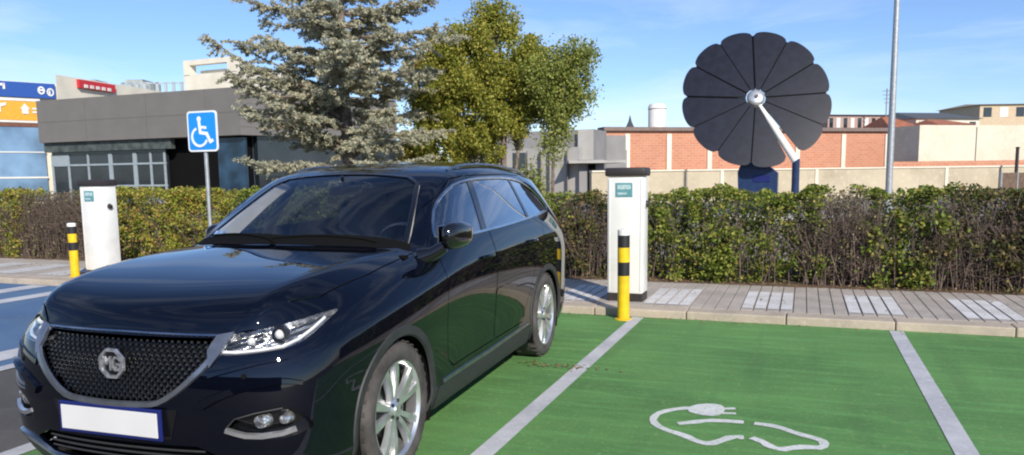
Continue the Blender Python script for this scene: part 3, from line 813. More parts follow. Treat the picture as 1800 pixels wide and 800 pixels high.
def sheet(name, x0, x1, y0, y1, z, mat, n=1):
    o = link_mesh(name, [(x0, y0, z), (x1, y0, z), (x1, y1, z), (x0, y1, z)], [(0, 1, 2, 3)], mat); return tag(o, kind='structure')
sheet('ground', -900, 900, -900, 900, 0, M_asph)
KY_ = 7.88
sheet('green_bays', -4.07, 9.2, 2.35, KY_-.002, .004, M_gpaint)
sheet('blue_bay', -11.6, -5.96, 2.35, KY_-.002, .004, M_bpaint)
sheet('yard', -260, 260, 12.4, 420, .004, M_yard)
for x, wd, y0 in ((-1.58, .12, 2.35), (.85, .12, 2.35), (3.28, .12, 2.35), (5.71, .12, 2.35), (-4.07, .13, 2.35), (-6.02, .15, 2.35), (-6.45, .34, 2.35), (-9.42, .30, 2.35), (-10.3, .34, 2.35), (-12.3, .12, 2.35)):
    sheet('painted_line', x-wd/2, x+wd/2, y0, KY_-.05, .008, M_line)
sheet('painted_line', -4.1, 9.2, 2.25, 2.37, .0085, M_line)
# car-and-plug symbol
S = [[(-.590,4.868),(-.700,4.815),(-.790,4.72),(-.825,4.62),(-.815,4.50),(-.735,4.385),(-.60,4.315),(-.52,4.235),(-.445,4.215),(-.395,4.285),(-.34,4.375),(-.275,4.385)],
     [(-.665,4.51),(-.59,4.56),(-.50,4.63),(-.40,4.655),(-.295,4.66)],
     [(-.235,4.66),(-.105,4.645),(.01,4.545),(.10,4.50),(.150,4.455),(.142,4.345),(.05,4.335),(-.01,4.30),(-.075,4.245),(-.135,4.285),(-.175,4.35),(-.235,4.395)],
     [(-.455,4.885),(-.365,4.925)], [(-.435,4.80),(-.352,4.82)]]
m = MB()
M_sym = worn('symbol_paint', (.74, .74, .72), (.60, .62, .58), (.30, .42, .25), smin=.55, smax=.62, stain=(.3, .4, .26), sc=5, stamt=.4)
for pl in S:
    pl = chaikin(pl, 1, False); P2 = [Vector(q) for q in pl]; wd = .052 if len(pl) > 4 else .032
    L1 = []; R1 = []
    for i, q in enumerate(P2):
        t = (P2[min(i+1, len(P2)-1)]-P2[max(0, i-1)]).normalized(); nn = Vector((-t.y, t.x))*wd/2*random.uniform(.8, 1.15); nn.y *= 1.25
        L1.append(q+nn); R1.append(q-nn)
    k = len(P2); m.add([(q.x, q.y, .008) for q in L1+R1], [(i, k+i, k+i+1, i+1) for i in range(k-1)])
pg = chaikin([(-.655,4.78),(-.63,4.92),(-.52,4.99),(-.44,4.965),(-.42,4.83),(-.46,4.72),(-.57,4.72)], 1)
m.add([(a, b, .0085) for a, b in pg], [tuple(range(len(pg)))])
tag(m.build('painted_symbol', M_sym), kind='structure')

# kerb stones with real joints, grooved pavement slats
m = MB(); x = -19.52
while x < 13:
    m.box((x+.4825, KY_+.125, .025), (.961, .25, .12), bev=.012); x += .97
tag(m.build('kerb', M_kerb), kind='structure')
m = MB(); x = -19.5
m.box((-3, 9.05, .02), (33, 1.83, .08))
while x < 13:
    m.box((x+.061, 9.055+random.uniform(-.006, .006), .055+random.uniform(-.0015, .0015)), (.1215, 1.83, .06), bev=.005)
    x += .1296
tag(m.build('pavement', M_pave), kind='structure')
m = MB(); k = -16
while k < 9:
    a = -1.66+1.037*k; x = -19.5
    while x < 13:
        if a-.02 <= x+.058 <= a+.60: m.add([(x+.006, 8.26, .0895), (x+.116, 8.26, .0895), (x+.116, 9.42, .0895), (x+.006, 9.42, .0895)], [(0, 1, 2, 3)])
        x += .1296
    k += 1
tag(m.build('painted_patches', M_patch), kind='structure')
m = MB(); m.add([(-40, 9.97, .06), (30, 9.97, .06), (30, 12.4, .12), (-40, 12.4, .12)], [(0, 1, 2, 3)]); tag(m.build('soil_bed', M_soil), kind='structure')

# ------------------------------------------------------------------ numpy foliage
def build_np(name, V, F, mat, parent=None):
    me = bpy.data.meshes.new(name); nv = len(V); nf = len(F); k = F.shape[1]
    me.vertices.add(nv); me.vertices.foreach_set('co', V.astype(np.float32).ravel())
    me.loops.add(nf*k); me.loops.foreach_set('vertex_index', F.astype(np.int32).ravel())
    me.polygons.add(nf); me.polygons.foreach_set('loop_start', np.arange(0, nf*k, k, dtype=np.int32))
    me.update(calc_edges=True); me.materials.append(mat)
    o = bpy.data.objects.new(name, me); COL.objects.link(o); o.parent = parent; return o
def unit(a): return a/np.maximum(np.linalg.norm(a, axis=1, keepdims=True), 1e-9)
def leaf_quads(C, size, asp=.55, fold=.0, D=None, up=0.):
    """diamond leaves at centres C, long axis D (or random)"""
    n = len(C)
    D = unit(rng.normal(size=(n, 3))) if D is None else unit(D)
    R = rng.normal(size=(n, 3)); R[:, 2] += up; W_ = unit(np.cross(D, R))
    s = (size*rng.uniform(.65, 1.35, n))[:, None]
    a, b, c, d = C-D*s*.5, C+W_*s*asp*.5-D*s*.05, C+D*s*.5, C-W_*s*asp*.5-D*s*.05
    V = np.stack([a, b, c, d], 1).reshape(-1, 3); F = np.arange(n*4).reshape(-1, 4); return V, F
def sticks(A, B, r0, r1):
    """three-sided tapered twigs from A to B"""
    n = len(A); D = unit(B-A); U = unit(np.cross(D, rng.normal(size=(n, 3)))); W_ = np.cross(D, U)
    vs = []
    for P_, r in ((A, r0), (B, r1)):
        r = np.broadcast_to(np.asarray(r, float), (n,))[:, None]
        for k in range(3): vs.append(P_+(U*cos(2.094*k)+W_*sin(2.094*k))*r)
    V = np.stack(vs, 1).reshape(-1, 3); b = (np.arange(n)*6)[:, None]
    F = np.concatenate([b+np.array([[k, (k+1) % 3, 3+(k+1) % 3, 3+k]]) for k in range(3)], 0); return V, F
def merge(parts):
    V = []; F = []; n = 0
    for v, f in parts: V.append(v); F.append(f+n); n += len(v)
    return np.concatenate(V), np.concatenate(F)
def leaf_mat(name, cols, rough=.55, trans=.25):
    """every leaf its own hue out of a small range"""
    m, N, L, B = new_mat(name); B.inputs['Roughness'].default_value = rough; B.inputs['Specular IOR Level'].default_value = .3
    g = N.new('ShaderNodeNewGeometry'); r = N.new('ShaderNodeValToRGB'); e = r.color_ramp.elements
    e[0].color = (*cols[0], 1); e[-1].color = (*cols[-1], 1)
    for i in range(1, len(cols)-1):
        x = e.new(i/(len(cols)-1)); x.color = (*cols[i], 1)
    L.new(g.outputs['Random Per Island'], r.inputs['Fac']); L.new(r.outputs['Color'], B.inputs['Base Color'])
    t = N.new('ShaderNodeBsdfTranslucent'); L.new(r.outputs['Color'], t.inputs['Color']); mxs = N.new('ShaderNodeMixShader'); mxs.inputs['Fac'].default_value = trans
    out = N['Material Output']; L.new(B.outputs[0], mxs.inputs[1]); L.new(t.outputs[0], mxs.inputs[2]); L.new(mxs.outputs[0], out.inputs['Surface'])
    return m
LM_green = leaf_mat('hedge_leaf_green', [(.05,.085,.014),(.12,.18,.026),(.19,.25,.038),(.28,.30,.05),(.38,.31,.075)])
LM_yell = leaf_mat('hedge_leaf_yellow', [(.10,.15,.02),(.22,.28,.035),(.34,.36,.05),(.44,.36,.07),(.40,.20,.08)])
LM_dark = leaf_mat('hedge_leaf_dark', [(.03,.048,.014),(.07,.095,.022),(.12,.135,.03),(.18,.15,.045),(.28,.18,.07)])
LM_dead = leaf_mat('hedge_leaf_dead', [(.07,.05,.04),(.13,.09,.065),(.18,.13,.09),(.20,.17,.08),(.11,.14,.035),(.17,.19,.045)], trans=.1)
M_twig = pbr('twig_bark', (.17, .125, .10), .9, var=.5, vscale=8)
M_bark = pbr('tree_bark', (.19, .15, .12), .95, var=.5, vscale=14, bump=.6, bscale=30)

def shrub(x0, x1, kind, h, label, y0=10.12, y1=11.0, zb=.07, group='shrubs of the clipped hedge'):
    cx = (x0+x1)/2; e = empty('hedge_shrub', (cx, (y0+y1)/2, zb)); tag(e, label, 'shrub', group)
    w = x1-x0; d = y1-y0; area = w*h
    dn = {'green': 8200, 'yellow': 7600, 'dark': 5400, 'dead': 2700}[kind]; n = int(area*dn)
    lm = {'green': LM_green, 'yellow': LM_yell, 'dark': LM_dark, 'dead': LM_dead}[kind]
    # clumps on the front, the top and inside
    nc = int(area*70); cc = np.stack([rng.uniform(-w/2-.17, w/2+.17, nc), np.abs(rng.normal(0, .22, nc)), rng.uniform(.03, h-.03, nc)], 1)
    top = rng.random(nc) < .28; cc[top, 1] = rng.uniform(0, d, top.sum()); cc[top, 2] = h-np.abs(rng.normal(0, .05, top.sum()))
    cc[:, 1] = -d/2+np.clip(cc[:, 1]+.05, .02, d)
    ci = rng.integers(0, nc, n); P_ = cc[ci]+rng.normal(0, .055, (n, 3))*np.array([1, .8, 1]); deep = rng.random(n) < .35; P_[deep] = np.stack([rng.uniform(-w/2, w/2, n), rng.uniform(-d*.25, d*.5, n), rng.uniform(0, h-.04, n)], 1)[deep]
    h -= .05; edge = h+.045*np.sin((P_[:, 0]+cx)*4.3)+.03*np.sin((P_[:, 0]+cx)*11)+.02*np.sin((P_[:, 0]+cx)*23)
    P_ = P_[(P_[:, 2] > .0) & (P_[:, 2] < edge+.03)]
    if kind in ('dark', 'dead'):
        keep = (np.sin(P_[:, 0]*9+cx)+np.sin(P_[:, 2]*8+cx*2)+rng.normal(0, .7, len(P_))) > -1.0; P_ = P_[keep]
    V, F = leaf_quads(P_, .046 if kind != 'dead' else .036, .66)
    build_np('foliage', V, F, lm, e)
    # stems and twigs
    ns = int(area*{'green': 60, 'yellow': 60, 'dark': 240, 'dead': 360}[kind])
    A = np.stack([rng.uniform(-w/2-.12, w/2+.12, ns), rng.uniform(-d*.35, d*.45, ns), np.full(ns, -.02)], 1)
    M1 = A+np.stack([rng.normal(0, .06, ns), rng.normal(0, .06, ns), rng.uniform(.25, .6, ns)], 1)
    B_ = M1+np.stack([rng.normal(0, .16, ns), rng.normal(-.03, .14, ns), rng.uniform(.25, .75, ns)], 1); B_[:, 2] = np.minimum(B_[:, 2], h)
    nt = ns*9; ti = rng.integers(0, ns, nt); f = rng.random(nt)[:, None]; lowm = rng.random(nt)[:, None] < .4
    Q = np.where(lowm, A[ti]+(M1[ti]-A[ti])*f, M1[ti]+(B_[ti]-M1[ti])*f); Q2 = Q+np.stack([rng.normal(0, .11, nt), rng.normal(-.02, .10, nt), rng.normal(.07, .10, nt)], 1)
    Q2[:, 2] = np.clip(Q2[:, 2], .02, h+.01)
    V, F = merge([sticks(A, M1, rng.uniform(.005, .011, ns), .006), sticks(M1, B_, .006, .003), sticks(Q, Q2, .0032, .002)])
    build_np('stems', V, F, M_twig, e)
for a in ((-19.5, -16.6, 'green', 1.27, 'green leafy hedge stretch at the far left edge past the left charger'),
          (-16.6, -14.0, 'yellow', 1.28, 'olive hedge bush left of the withered brown stretch, at the left edge'),
          (-14.0, -11.75, 'dead', 1.26, 'withered brown hedge bush behind the left striped bollard'),
          (-11.75, -10.05, 'yellow', 1.28, 'yellow-green hedge bush just right of the left charger'),
          (-10.05, -8.9, 'yellow', 1.27, 'yellow-green hedge bush with rusty leaves below the disabled parking sign'),
          (-8.9, -6.9, 'green', 1.25, 'green hedge bush behind the SUV bonnet'),
          (-6.9, -5.0, 'dark', 1.24, 'dark hedge bush hidden behind the SUV cabin'),
          (-5.0, -3.25, 'green', 1.22, 'green hedge bush appearing at the rear of the SUV'),
          (-3.25, -2.15, 'dark', 1.19, 'twiggy dark bush between SUV tail and the right charger'),
          (-2.15, -.95, 'green', 1.22, 'dense bright green bush immediately right of the right charger'),
          (-.95, .12, 'green', 1.22, 'dense bright green bush in front of the solar flower'),
          (.12, .80, 'dead', 1.20, 'thin brown leafless bush with bare stems right of the bright green bushes'),
          (.80, 1.52, 'green', 1.24, 'green bush just below the grey lamp post, taller than its neighbours'),
          (1.52, 2.35, 'dark', 1.22, 'sparse dark olive bush near the right edge'),
          (2.35, 4.4, 'dark', 1.22, 'ragged dark bush cut off by the right edge'),
          (4.4, 8.0, 'green', 1.22, 'green hedge stretch beyond the right edge'),
          (8.0, 12.5, 'dark', 1.22, 'dark hedge stretch far beyond the right edge')):
    shrub(*a)
# leaves and crumbs on the soil, the kerb line and the paint
n = 2600; C_ = np.stack([rng.uniform(-15, 6, n), 9.9+np.abs(rng.normal(0, .16, n)), rng.uniform(.09, .115, n)], 1)
n2 = 240; C2 = np.stack([rng.uniform(-14, 4, n2), rng.uniform(8.2, 9.9, n2), np.full(n2, .096)], 1)
n3 = 190; C3 = np.stack([rng.uniform(-5, 4, n3), 7.86-np.abs(rng.normal(0, .09, n3)), np.full(n3, .012)], 1)
n4 = 70; C4 = np.stack([rng.normal(-1.75, .22, n4), rng.normal(5.62, .05, n4), np.full(n4, .014)], 1)
V, F = leaf_quads(np.concatenate([C_, C2, C3, C4]), .03, .7, D=np.stack([rng.normal(size=n+n2+n3+n4), rng.normal(size=n+n2+n3+n4), rng.normal(0, .25, n+n2+n3+n4)], 1), up=6)
tag(build_np('fallen_leaves', V, F, leaf_mat('fallen_leaf', [(.12,.07,.04),(.24,.14,.07),(.34,.24,.12),(.16,.13,.05)], trans=0)), kind='stuff')
m = MB(); m.add([(-2.31,4.40,.012),(-2.27,4.47,.03),(-2.20,4.50,.016),(-2.215,4.43,.035),(-2.26,4.385,.012)], [(0, 4, 3), (0, 3, 1), (1, 3, 2)])
lf = m.build('dry_leaf', pbr('dry_leaf', (.55, .5, .3), .8, var=.3, vscale=40)); tag(lf, 'single pale curled leaf on the green paint behind the front tyre', 'leaf')

# ------------------------------------------------------------------ chargers, bollards, sign
M_cab = pbr('cabinet_white', (.80, .79, .74), .45, var=.07, vscale=5, coat=.15)
M_cab2 = pbr('cabinet_edge', (.66, .66, .64), .5, var=.08)
M_cap = pbr('dark_cap', (.035, .028, .028), .5, var=.2)
M_yel = pbr('bollard_yellow', (.80, .52, .012), .45, var=.15, vscale=12)
M_blk = pbr('bollard_black', (.018, .018, .02), .5, var=.2, vscale=12)
M_scr = pbr('charger_screen', (.14, .33, .36), .25, var=.35, vscale=70)
def charger(loc, h, rz, label):
    e = empty('charging_station', loc, rz); tag(e, label, 'car charger', 'white charging stations on the pavement')
    m = MB(); m.box((0, 0, .045), (.40, .27, .09), bev=.01); m.build('plinth', M_cap, e)
    m = MB(); m.box((0, 0, .09+(h-.19)/2), (.40, .30, h-.19), bev=.022); cab = m.build('cabinet', M_cab, e, smooth=True, sharp=25)
    m = MB()
    for s in (-1, 1): m.box((s*.175, -.152, .09+(h-.19)/2), (.010, .006, h-.25))
    m.build('door_seam', M_cab2, cab)
    m = MB(); m.box((0, 0, h-.05), (.445, .345, .095), bev=.02); m.build('cap', M_cap, e, smooth=True, sharp=25)
    m = MB(); m.box((-.01, -.153, h-.245), (.19, .008, .155), bev=.003); s_ = m.build('screen', M_scr, e)
    m = MB(); m.box((-.01, -.1585, h-.215), (.15, .004, .05)); m.box((-.03, -.1585, h-.285), (.10, .004, .022)); m.build('screen_text', pbr('screen_text', (.45, .60, .60), .4, var=.3, vscale=90), s_)
    m = MB(); m.tube([(.195, 0, h-.40), (.235, 0, h-.41)], [.040, .034], 16); sk = m.build('socket', M_cap, e, smooth=True)
    m = MB(); m.lathe([(.040, 0), (.050, 0), (.050, .012), (.040, .012)], 20, 'x', (.195, 0, h-.40), close=True); m.build('socket_ring', M_cab2, sk)
    return e
charger((-1.83, 8.47, .083), 1.487, 0, 'white charging station with dark cap and teal screen, behind the nearest striped bollard')
charger((-9.83, 8.52, .083), 1.44, 0, 'white charging station on the left, seen past the SUV bonnet with its side socket showing')
def bollard(loc, h, label, ztop=.04):
    e = empty('bollard', loc); tag(e, label, 'bollard', 'yellow and black striped bollards')
    r = .061; seg = [(0, .52, M_yel), (.52, .69, M_blk), (.69, .83, M_yel), (.83, .955, M_blk), (.955, 1., M_cab2)]
    seg = [(0, .49, M_yel), (.49, .64, M_blk), (.64, .80, M_yel), (.80, .935, M_blk), (.935, 1., M_cab2)]
    m = MB(); m.lathe([(r, 0), (r, seg[0][1]*h)], 28, 'z'); m.build('post', M_yel, e, smooth=True)
    for a, b, mt in seg[1:-1]:
        m = MB(); m.lathe([(r, a*h), (r+.0008, a*h), (r+.0008, b*h), (r, b*h)], 28, 'z'); m.build('stripe', mt, e, smooth=True)
    m = MB(); m.lathe([(r, .935*h), (r+.001, .935*h), (r+.001, h-.01), (r-.012, h), (0, h)], 28, 'z'); m.build('reflective_top', M_cab, e, smooth=True)
    m = MB(); m.lathe([(r+.001, 0), (r+.028, 0), (r+.028, .008), (r+.001, .012)], 28, 'z'); m.build('foot_ring', M_yel, e, smooth=True)
    return e
bollard((-1.705, 7.70, .004), .935, 'yellow and black striped bollard in front of the right charger')
bollard((-10.16, 8.30, .085), .80, 'yellow and black striped bollard beside the left charger, by the brown hedge')

M_sblue = pbr('sign_blue', (.012, .26, .74), .4, var=.06)
M_swhite = pbr('sign_white', (.80, .82, .83), .4, var=.05)
M_pole = pbr('galvanised_steel', (.42, .44, .45), .5, metal=.55, var=.15, vscale=10)
e = empty('disabled_parking_sign', (-9.13, 10.02, .06)); tag(e, 'blue disabled parking sign with white wheelchair symbol on a grey pole', 'road sign')
m = MB(); m.tube([(0, 0, 0), (0, 0, 2.45)], .032, 16); m.build('pole', M_pole, e, smooth=True)
def rrect(w, h, r, n=6):
    o = []
    for cx, cy, a in ((w/2-r, h/2-r, 0), (-w/2+r, h/2-r, 90), (-w/2+r, -h/2+r, 180), (w/2-r, -h/2+r, 270)):
        for k in range(n+1): an = radians(a+90*k/n); o.append((cx+r*cos(an), cy+r*sin(an)))
    return o
sf = lambda x, y, z: (x, -z, y+2.215)
m = MB(); m.prism(rrect(.605, .65, .06), .034, .052, sf); b_ = m.build('sign_board', M_swhite, e)
m = MB(); m.prism(rrect(.55, .595, .045), .050, .055, sf); m.build('sign_face', M_sblue, b_)
m = MB()
hd = [( -.055+.042*cos(2*pi*k/16), .195+.045*sin(2*pi*k/16)) for k in range(16)]; m.prism(hd, .054, .058, sf)
OUTZ = [.058]
def st2(pts, w):
    for a, b in zip(pts[:-1], pts[1:]):
        a, b = Vector(a), Vector(b); t = (b-a).normalized(); n_ = Vector((-t.y, t.x))*w/2; a = a-t*w*.3; b = b+t*w*.3; OUTZ[0] += .0004
        m.prism([a+n_, b+n_, b-n_, a-n_], .054, OUTZ[0], sf)
st2([(-.055, .14), (-.04, -.02), (.09, -.04), (.155, -.17), (.20, -.15)], .052)
st2([(-.045, .07), (.075, .055)], .042)
st2([(-.055+.155*cos(radians(a)), -.09+.145*sin(radians(a))) for a in range(118, 335, 12)], .038)
m.build('wheelchair_symbol', M_swhite, b_)
m = MB(); m.box((0, .0, 2.33), (.09, .075, .03)); m.box((0, 0, 2.08), (.09, .075, .03)); m.build('bracket', M_pole, e)

# lamp post
e = empty('lamp_post', (2.81, 30, 0)); tag(e, 'tall grey steel lamp post rising behind the hedge, cut off by the top edge', 'lamp post')
m = MB(); m.tube([(0, 0, 0), (0, 0, 5), (0, 0, 12)], [.115, .105, .06], 20); m.build('pole', M_pole, e, smooth=True)
m = MB(); m.box((0, 0, .03), (.35, .35, .06), bev=.01); m.lathe([(.17, .06), (.15, .5), (.118, .55)], 20); m.build('base', M_pole, e, smooth=True)
m = MB(); m.tube([(0, 0, 11.9), (-.3, -.2, 12.25), (-1.2, -.8, 12.4)], .03, 8); m.box((-1.5, -1.0, 12.4), (.7, .25, .1), rz=radians(33), bev=.03); m.build('lantern_arm', M_pole, e)

# ------------------------------------------------------------------ solar flower
M_pet = pbr('solar_petal', (.011, .013, .023), .22, var=.25, vscale=4, coat=.1, spec=.25)
M_sil = pbr('brushed_silver', (.60, .60, .60), .35, metal=.7, var=.15)
M_base = pbr('base_blue', (.015, .035, .10), .35, var=.2, coat=.3)
HUB = Vector((-1.56, 27, 3.93))
e = empty('solar_flower', (-1.0, 27.3, 0)); tag(e, 'large flower-shaped solar panel with dark petals standing behind the hedge', 'solar panel')
az = radians(14); el = radians(19)
n_ = Vector((sin(az)*cos(el), -cos(az)*cos(el), sin(el))); rr = Vector((0, 0, 1)).cross(n_).normalized(); uu = n_.cross(rr)
org = Vector(e.location)
NP = 12; gap = radians(12); span = (2*pi-gap)/NP; start = radians(-61)+gap/2
for k in range(NP):
    a0 = start+k*span; hw = span/2+.002; R_ = 2.42
    pl = [(.30, -hw*.6), (.30, hw*.6)] ; out = []
    lim = R_-.20
    out += [(.32, a0+span/2-hw*.93)]
    for t in range(0, 13):
        f = -1+t/6; rad = lim+.20*sqrt(max(0, 1-abs(f)**2.6)); out.append((rad, a0+span/2+hw*f*(1-.02/hw*.0)))
    out += [(.32, a0+span/2+hw*.93)]
    m = MB(); wob = .02*(k % 3)
    m.prism([(r*cos(a), r*sin(a)) for r, a in out], -.02-wob, .015-wob, lambda x, y, z: tuple(HUB-org+rr*x+uu*y+n_*z))
    pt_ = m.build('petal', M_pet, e)
    m = MB(); am = a0+span/2; ae = a0+span+.0
    m.prism([(r*cos(ae+s*.014/r), r*sin(ae+s*.014/r)) for r, s in ((.34, 1), (2.24, 1), (2.24, -1), (.34, -1))], .004, .022, lambda x, y, z: tuple(HUB-org+rr*x+uu*y+n_*z)) if k < NP-1 else m.box(HUB-org-n_*.1, (.02, .02, .02))
    m.build('petal_edge', M_dark, pt_); m = MB()
    m.prism([(r*cos(am+s*.016/max(r, .4)*1.5), r*sin(am+s*.016/max(r, .4)*1.5)) for r, s in ((.4, 1), (2.2, 1), (2.2, -1), (.4, -1))], -.07-wob, -.022-wob, lambda x, y, z: tuple(HUB-org+rr*x+uu*y+n_*z)); m.build('rib', M_sil, pt_)
Mh = Matrix((rr, uu, n_)).transposed()
m = MB(); m.lathe([(0, .10), (.20, .09), (.27, .04), (.29, -.03), (.24, -.20), (0, -.22)], 28); m.v = [tuple(Mh @ Vector(q)+HUB-org) for q in m.v]; hb = m.build('hub', M_sil, e, smooth=True)
m = MB(); m.lathe([(0, .12), (.07, .12), (.07, .09)], 16); m.v = [tuple(Mh @ Vector(q)+HUB-org) for q in m.v]; m.build('hub_cap', M_blk, hb)
a = HUB-org-n_*.10; ga = radians(-61.5); b = HUB-org+(rr*cos(ga)+uu*sin(ga))*2.50-n_*.10
m = MB(); m.tube([a, a*.5+b*.5, b], [.09, .115, .13], 12); m.build('support_arm', M_cab, e, smooth=True)
m = MB(); m.tube([b+Vector((0, 0, .08)), (b.x, b.y+.1, 1.0), (b.x, b.y+.2, 0)], [.12, .12, .18], 12); m.build('column', M_base, e, smooth=True)
m = MB(); m.prism([(-.60, 0), (.62, 0), (.62, 1.45), (.20, 1.80), (-.52, 1.85), (-.66, 1.5)], -.5, .5, lambda x, y, z: (x-.42, z, y)); m.build('control_box', M_base, e)
m = MB(); m.box((-.30, -.51, 1.27), (.55, .03, .22), bev=.01); m.build('box_panel', M_plateb, e)
m = MB(); m.box((.1, -.3, .06), (3.6, 3.6, .12), bev=.02); m.build('footing', M_cab2, e)
# ------------------------------------------------------------------ trees
def tree_root(name, px, D, label, cat='tree'):
    g = gp(px, D); e = empty(name, (g.x, g.y, 0)); tag(e, label, cat); return e
CR = Vector((cos(YAW), sin(YAW), 0)); CF = Vector((-sin(YAW), cos(YAW), 0))   # across / away directions used to lay the crowns out
def cedar():
    D = 19.; e = tree_root('blue_cedar', 612, D, 'tall silvery blue cedar with ragged layered branches between the grey building and the leafy tree')
    limbs = []; tuft = []; Bt = []
    trunk = [Vector((.05*sin(h*.9), .04*cos(h), h)) for h in np.linspace(0, 9.6, 14)]
    m = MB(); m.tube(trunk, [.20*(1-.93*i/13) for i in range(14)], 10)
    A1 = []; B1 = []; R1 = []
    h = .45
    while h < 9.3:
        Lmax = 2.55*(1-max(0, (h-4.2)/6.2)**1.2) if h > 4.2 else 2.35+.2*(h/4.2)
        nb = 5 if h < 8 else 3
        a0 = random.uniform(0, 6.28)
        for k in range(nb):
            a = a0+2*pi*k/nb+random.uniform(-.35, .35); Lb = Lmax*random.uniform(.62, 1.08)
            rise = random.uniform(.05, .55) if h < 6 else random.uniform(.3, .9)
            if k == 0 and random.random() < .3: rise += .3
            limbs.append((h+random.uniform(-.15, .15), a, Lb, rise))
        h += random.uniform(.26, .40)
    # the long rising limb towards the upper left and a level one to the right
    ang = lambda v: atan2(v.y, v.x)
    limbs += [(2.9, ang(-CR*1.0-CF*.25), 3.1, 1.9), (2.7, ang(-CR*1.0-CF*.1), 2.7, 1.35), (2.2, ang(-CR-CF*.5), 2.3, .9), (4.35, ang(CR-CF*.25), 2.9, .35), (5.1, ang(CR-CF*.1), 2.6, .8), (3.3, ang(-CR+CF*.2), 2.8, 1.6)]
    for (h0, a, Lb, rise) in limbs:
        d = Vector((cos(a), sin(a), 0)); p0 = Vector((.05*sin(h0*.9), .04*cos(h0), h0)); pts = []
        sagp = random.uniform(.0, .22)
        for t in range(9):
            f = t/8; pts.append(p0+d*Lb*f+Vector((0, 0, rise*f-sagp*4*f*f*(1-f)*.6+.04*sin(f*9+a))))
        m.tube(pts, [.045*(1-.85*t/8)*(Lb/2.2) for t in range(9)], 5, caps=False)
        side = Vector((-d.y, d.x, 0))
        for t in range(int(Lb*21)):
            f = random.uniform(.12, 1.0); i = min(7, int(f*8)); q = pts[i]+(pts[i+1]-pts[i])*(f*8-i)
            sg = random.choice((-1, 1)); l2 = random.uniform(.18, .55)*(1.15-.6*f)*(Lb/2)**.5+.08
            dd = (d*random.uniform(.35, .9)+side*sg*random.uniform(.5, 1.)+Vector((0, 0, random.uniform(-.55, .25)))).normalized()
            A1.append(q); B1.append(q+dd*l2)
    m.build('trunk', M_bark, e, smooth=True)
    A = np.array([tuple(q) for q in A1]); B_ = np.array([tuple(q) for q in B1]); n = len(A)
    V0, F0 = sticks(A, B_, .009, .004); build_np('twigs', V0, F0, pbr('cedar_twig', (.34, .30, .25), .9, var=.4), e)
    L_ = np.linalg.norm(B_-A, axis=1); cnt = np.maximum(6, (L_*120)).astype(int); idx = np.repeat(np.arange(n), cnt); N_ = len(idx)
    f = rng.random(N_)[:, None]; dirs = unit(B_-A)[idx]
    P_ = A[idx]+(B_-A)[idx]*f+rng.normal(0, .020, (N_, 3))+np.array([0, 0, .015])
    Dn = dirs*.4+unit(rng.normal(size=(N_, 3)))+np.array([0, 0, .1])
    V, F = leaf_quads(P_, .085, .34, D=Dn)
    lm = leaf_mat('cedar_needles', [(.20,.22,.15),(.34,.36,.26),(.48,.48,.35),(.60,.57,.41),(.66,.56,.36)], trans=.3)
    build_np('crown', V, F, lm, e)
cedar()
def leafy(name, px, D, label, lobes, stems, lm, nleaf, size, seedless=0):
    """crown of leaf clumps; lobes are (across, away, height, rx, ry, rz) in metres from the foot"""
    e = tree_root(name, px, D, label); Q = lambda a, b, h: CR*a+CF*b+Vector((0, 0, h))
    m = MB(); A1 = []; B1 = []
    for pts, r in stems: m.tube([Q(*p_) for p_ in pts], [r*(1-.7*i/(len(pts)-1)) for i in range(len(pts))], 8)
    vol = [l[3]*l[4]*l[5] for l in lobes]; tot = sum(vol); P_all = []
    nodes = [Q(*p_) for pts, r in stems for p_ in pts[1:]]
    for l, v in zip(lobes, vol):
        c = Q(*l[:3]); nc = max(10, int(230*(v/tot)**.8)); k = int(nleaf*v/tot)
        u = unit(rng.normal(size=(nc, 3)))*(rng.random((nc, 1))**.45)
        cl = np.array([tuple(c)])+u[:, :1]*l[3]*np.array([tuple(CR)])+u[:, 1:2]*l[4]*np.array([tuple(CF)])+u[:, 2:3]*np.array([[0, 0, l[5]]])
        ci = rng.integers(0, nc, k); rad = rng.uniform(.07, .17, nc)[ci][:, None]
        P_all.append(cl[ci]+np.clip(rng.normal(size=(k, 3)), -1.7, 1.7)*rad*np.array([1, 1, 1.25]))
        best = min(nodes, key=lambda q: (q-c).length); m.tube([best, best*.4+c*.6, c], [.035, .025, .01], 5, caps=False)
        for q in cl[:: 2]: A1.append(tuple(c+(Vector(q)-c)*.15)); B1.append(tuple(q))
    m.build('trunk', M_bark, e, smooth=True)
    V0, F0 = sticks(np.array(A1), np.array(B1), .012, .004); build_np('branches', V0, F0, M_bark, e)
    P_ = np.concatenate(P_all); V, F = leaf_quads(P_, size, .6, D=rng.normal(size=(len(P_), 3))+np.array([0, 0, -.6]))
    build_np('crown', V, F, lm, e); return e
LT1 = leaf_mat('tree_leaf_olive', [(.10,.13,.02),(.20,.24,.035),(.31,.33,.05),(.43,.41,.075),(.56,.46,.11)], trans=.4)
LT2 = leaf_mat('tree_leaf_gold', [(.14,.16,.03),(.26,.25,.04),(.38,.31,.055),(.45,.30,.07)], trans=.3)
LT3 = leaf_mat('tree_leaf_grey_green', [(.11,.14,.03),(.20,.25,.05),(.31,.34,.075),(.44,.43,.12)], trans=.3)
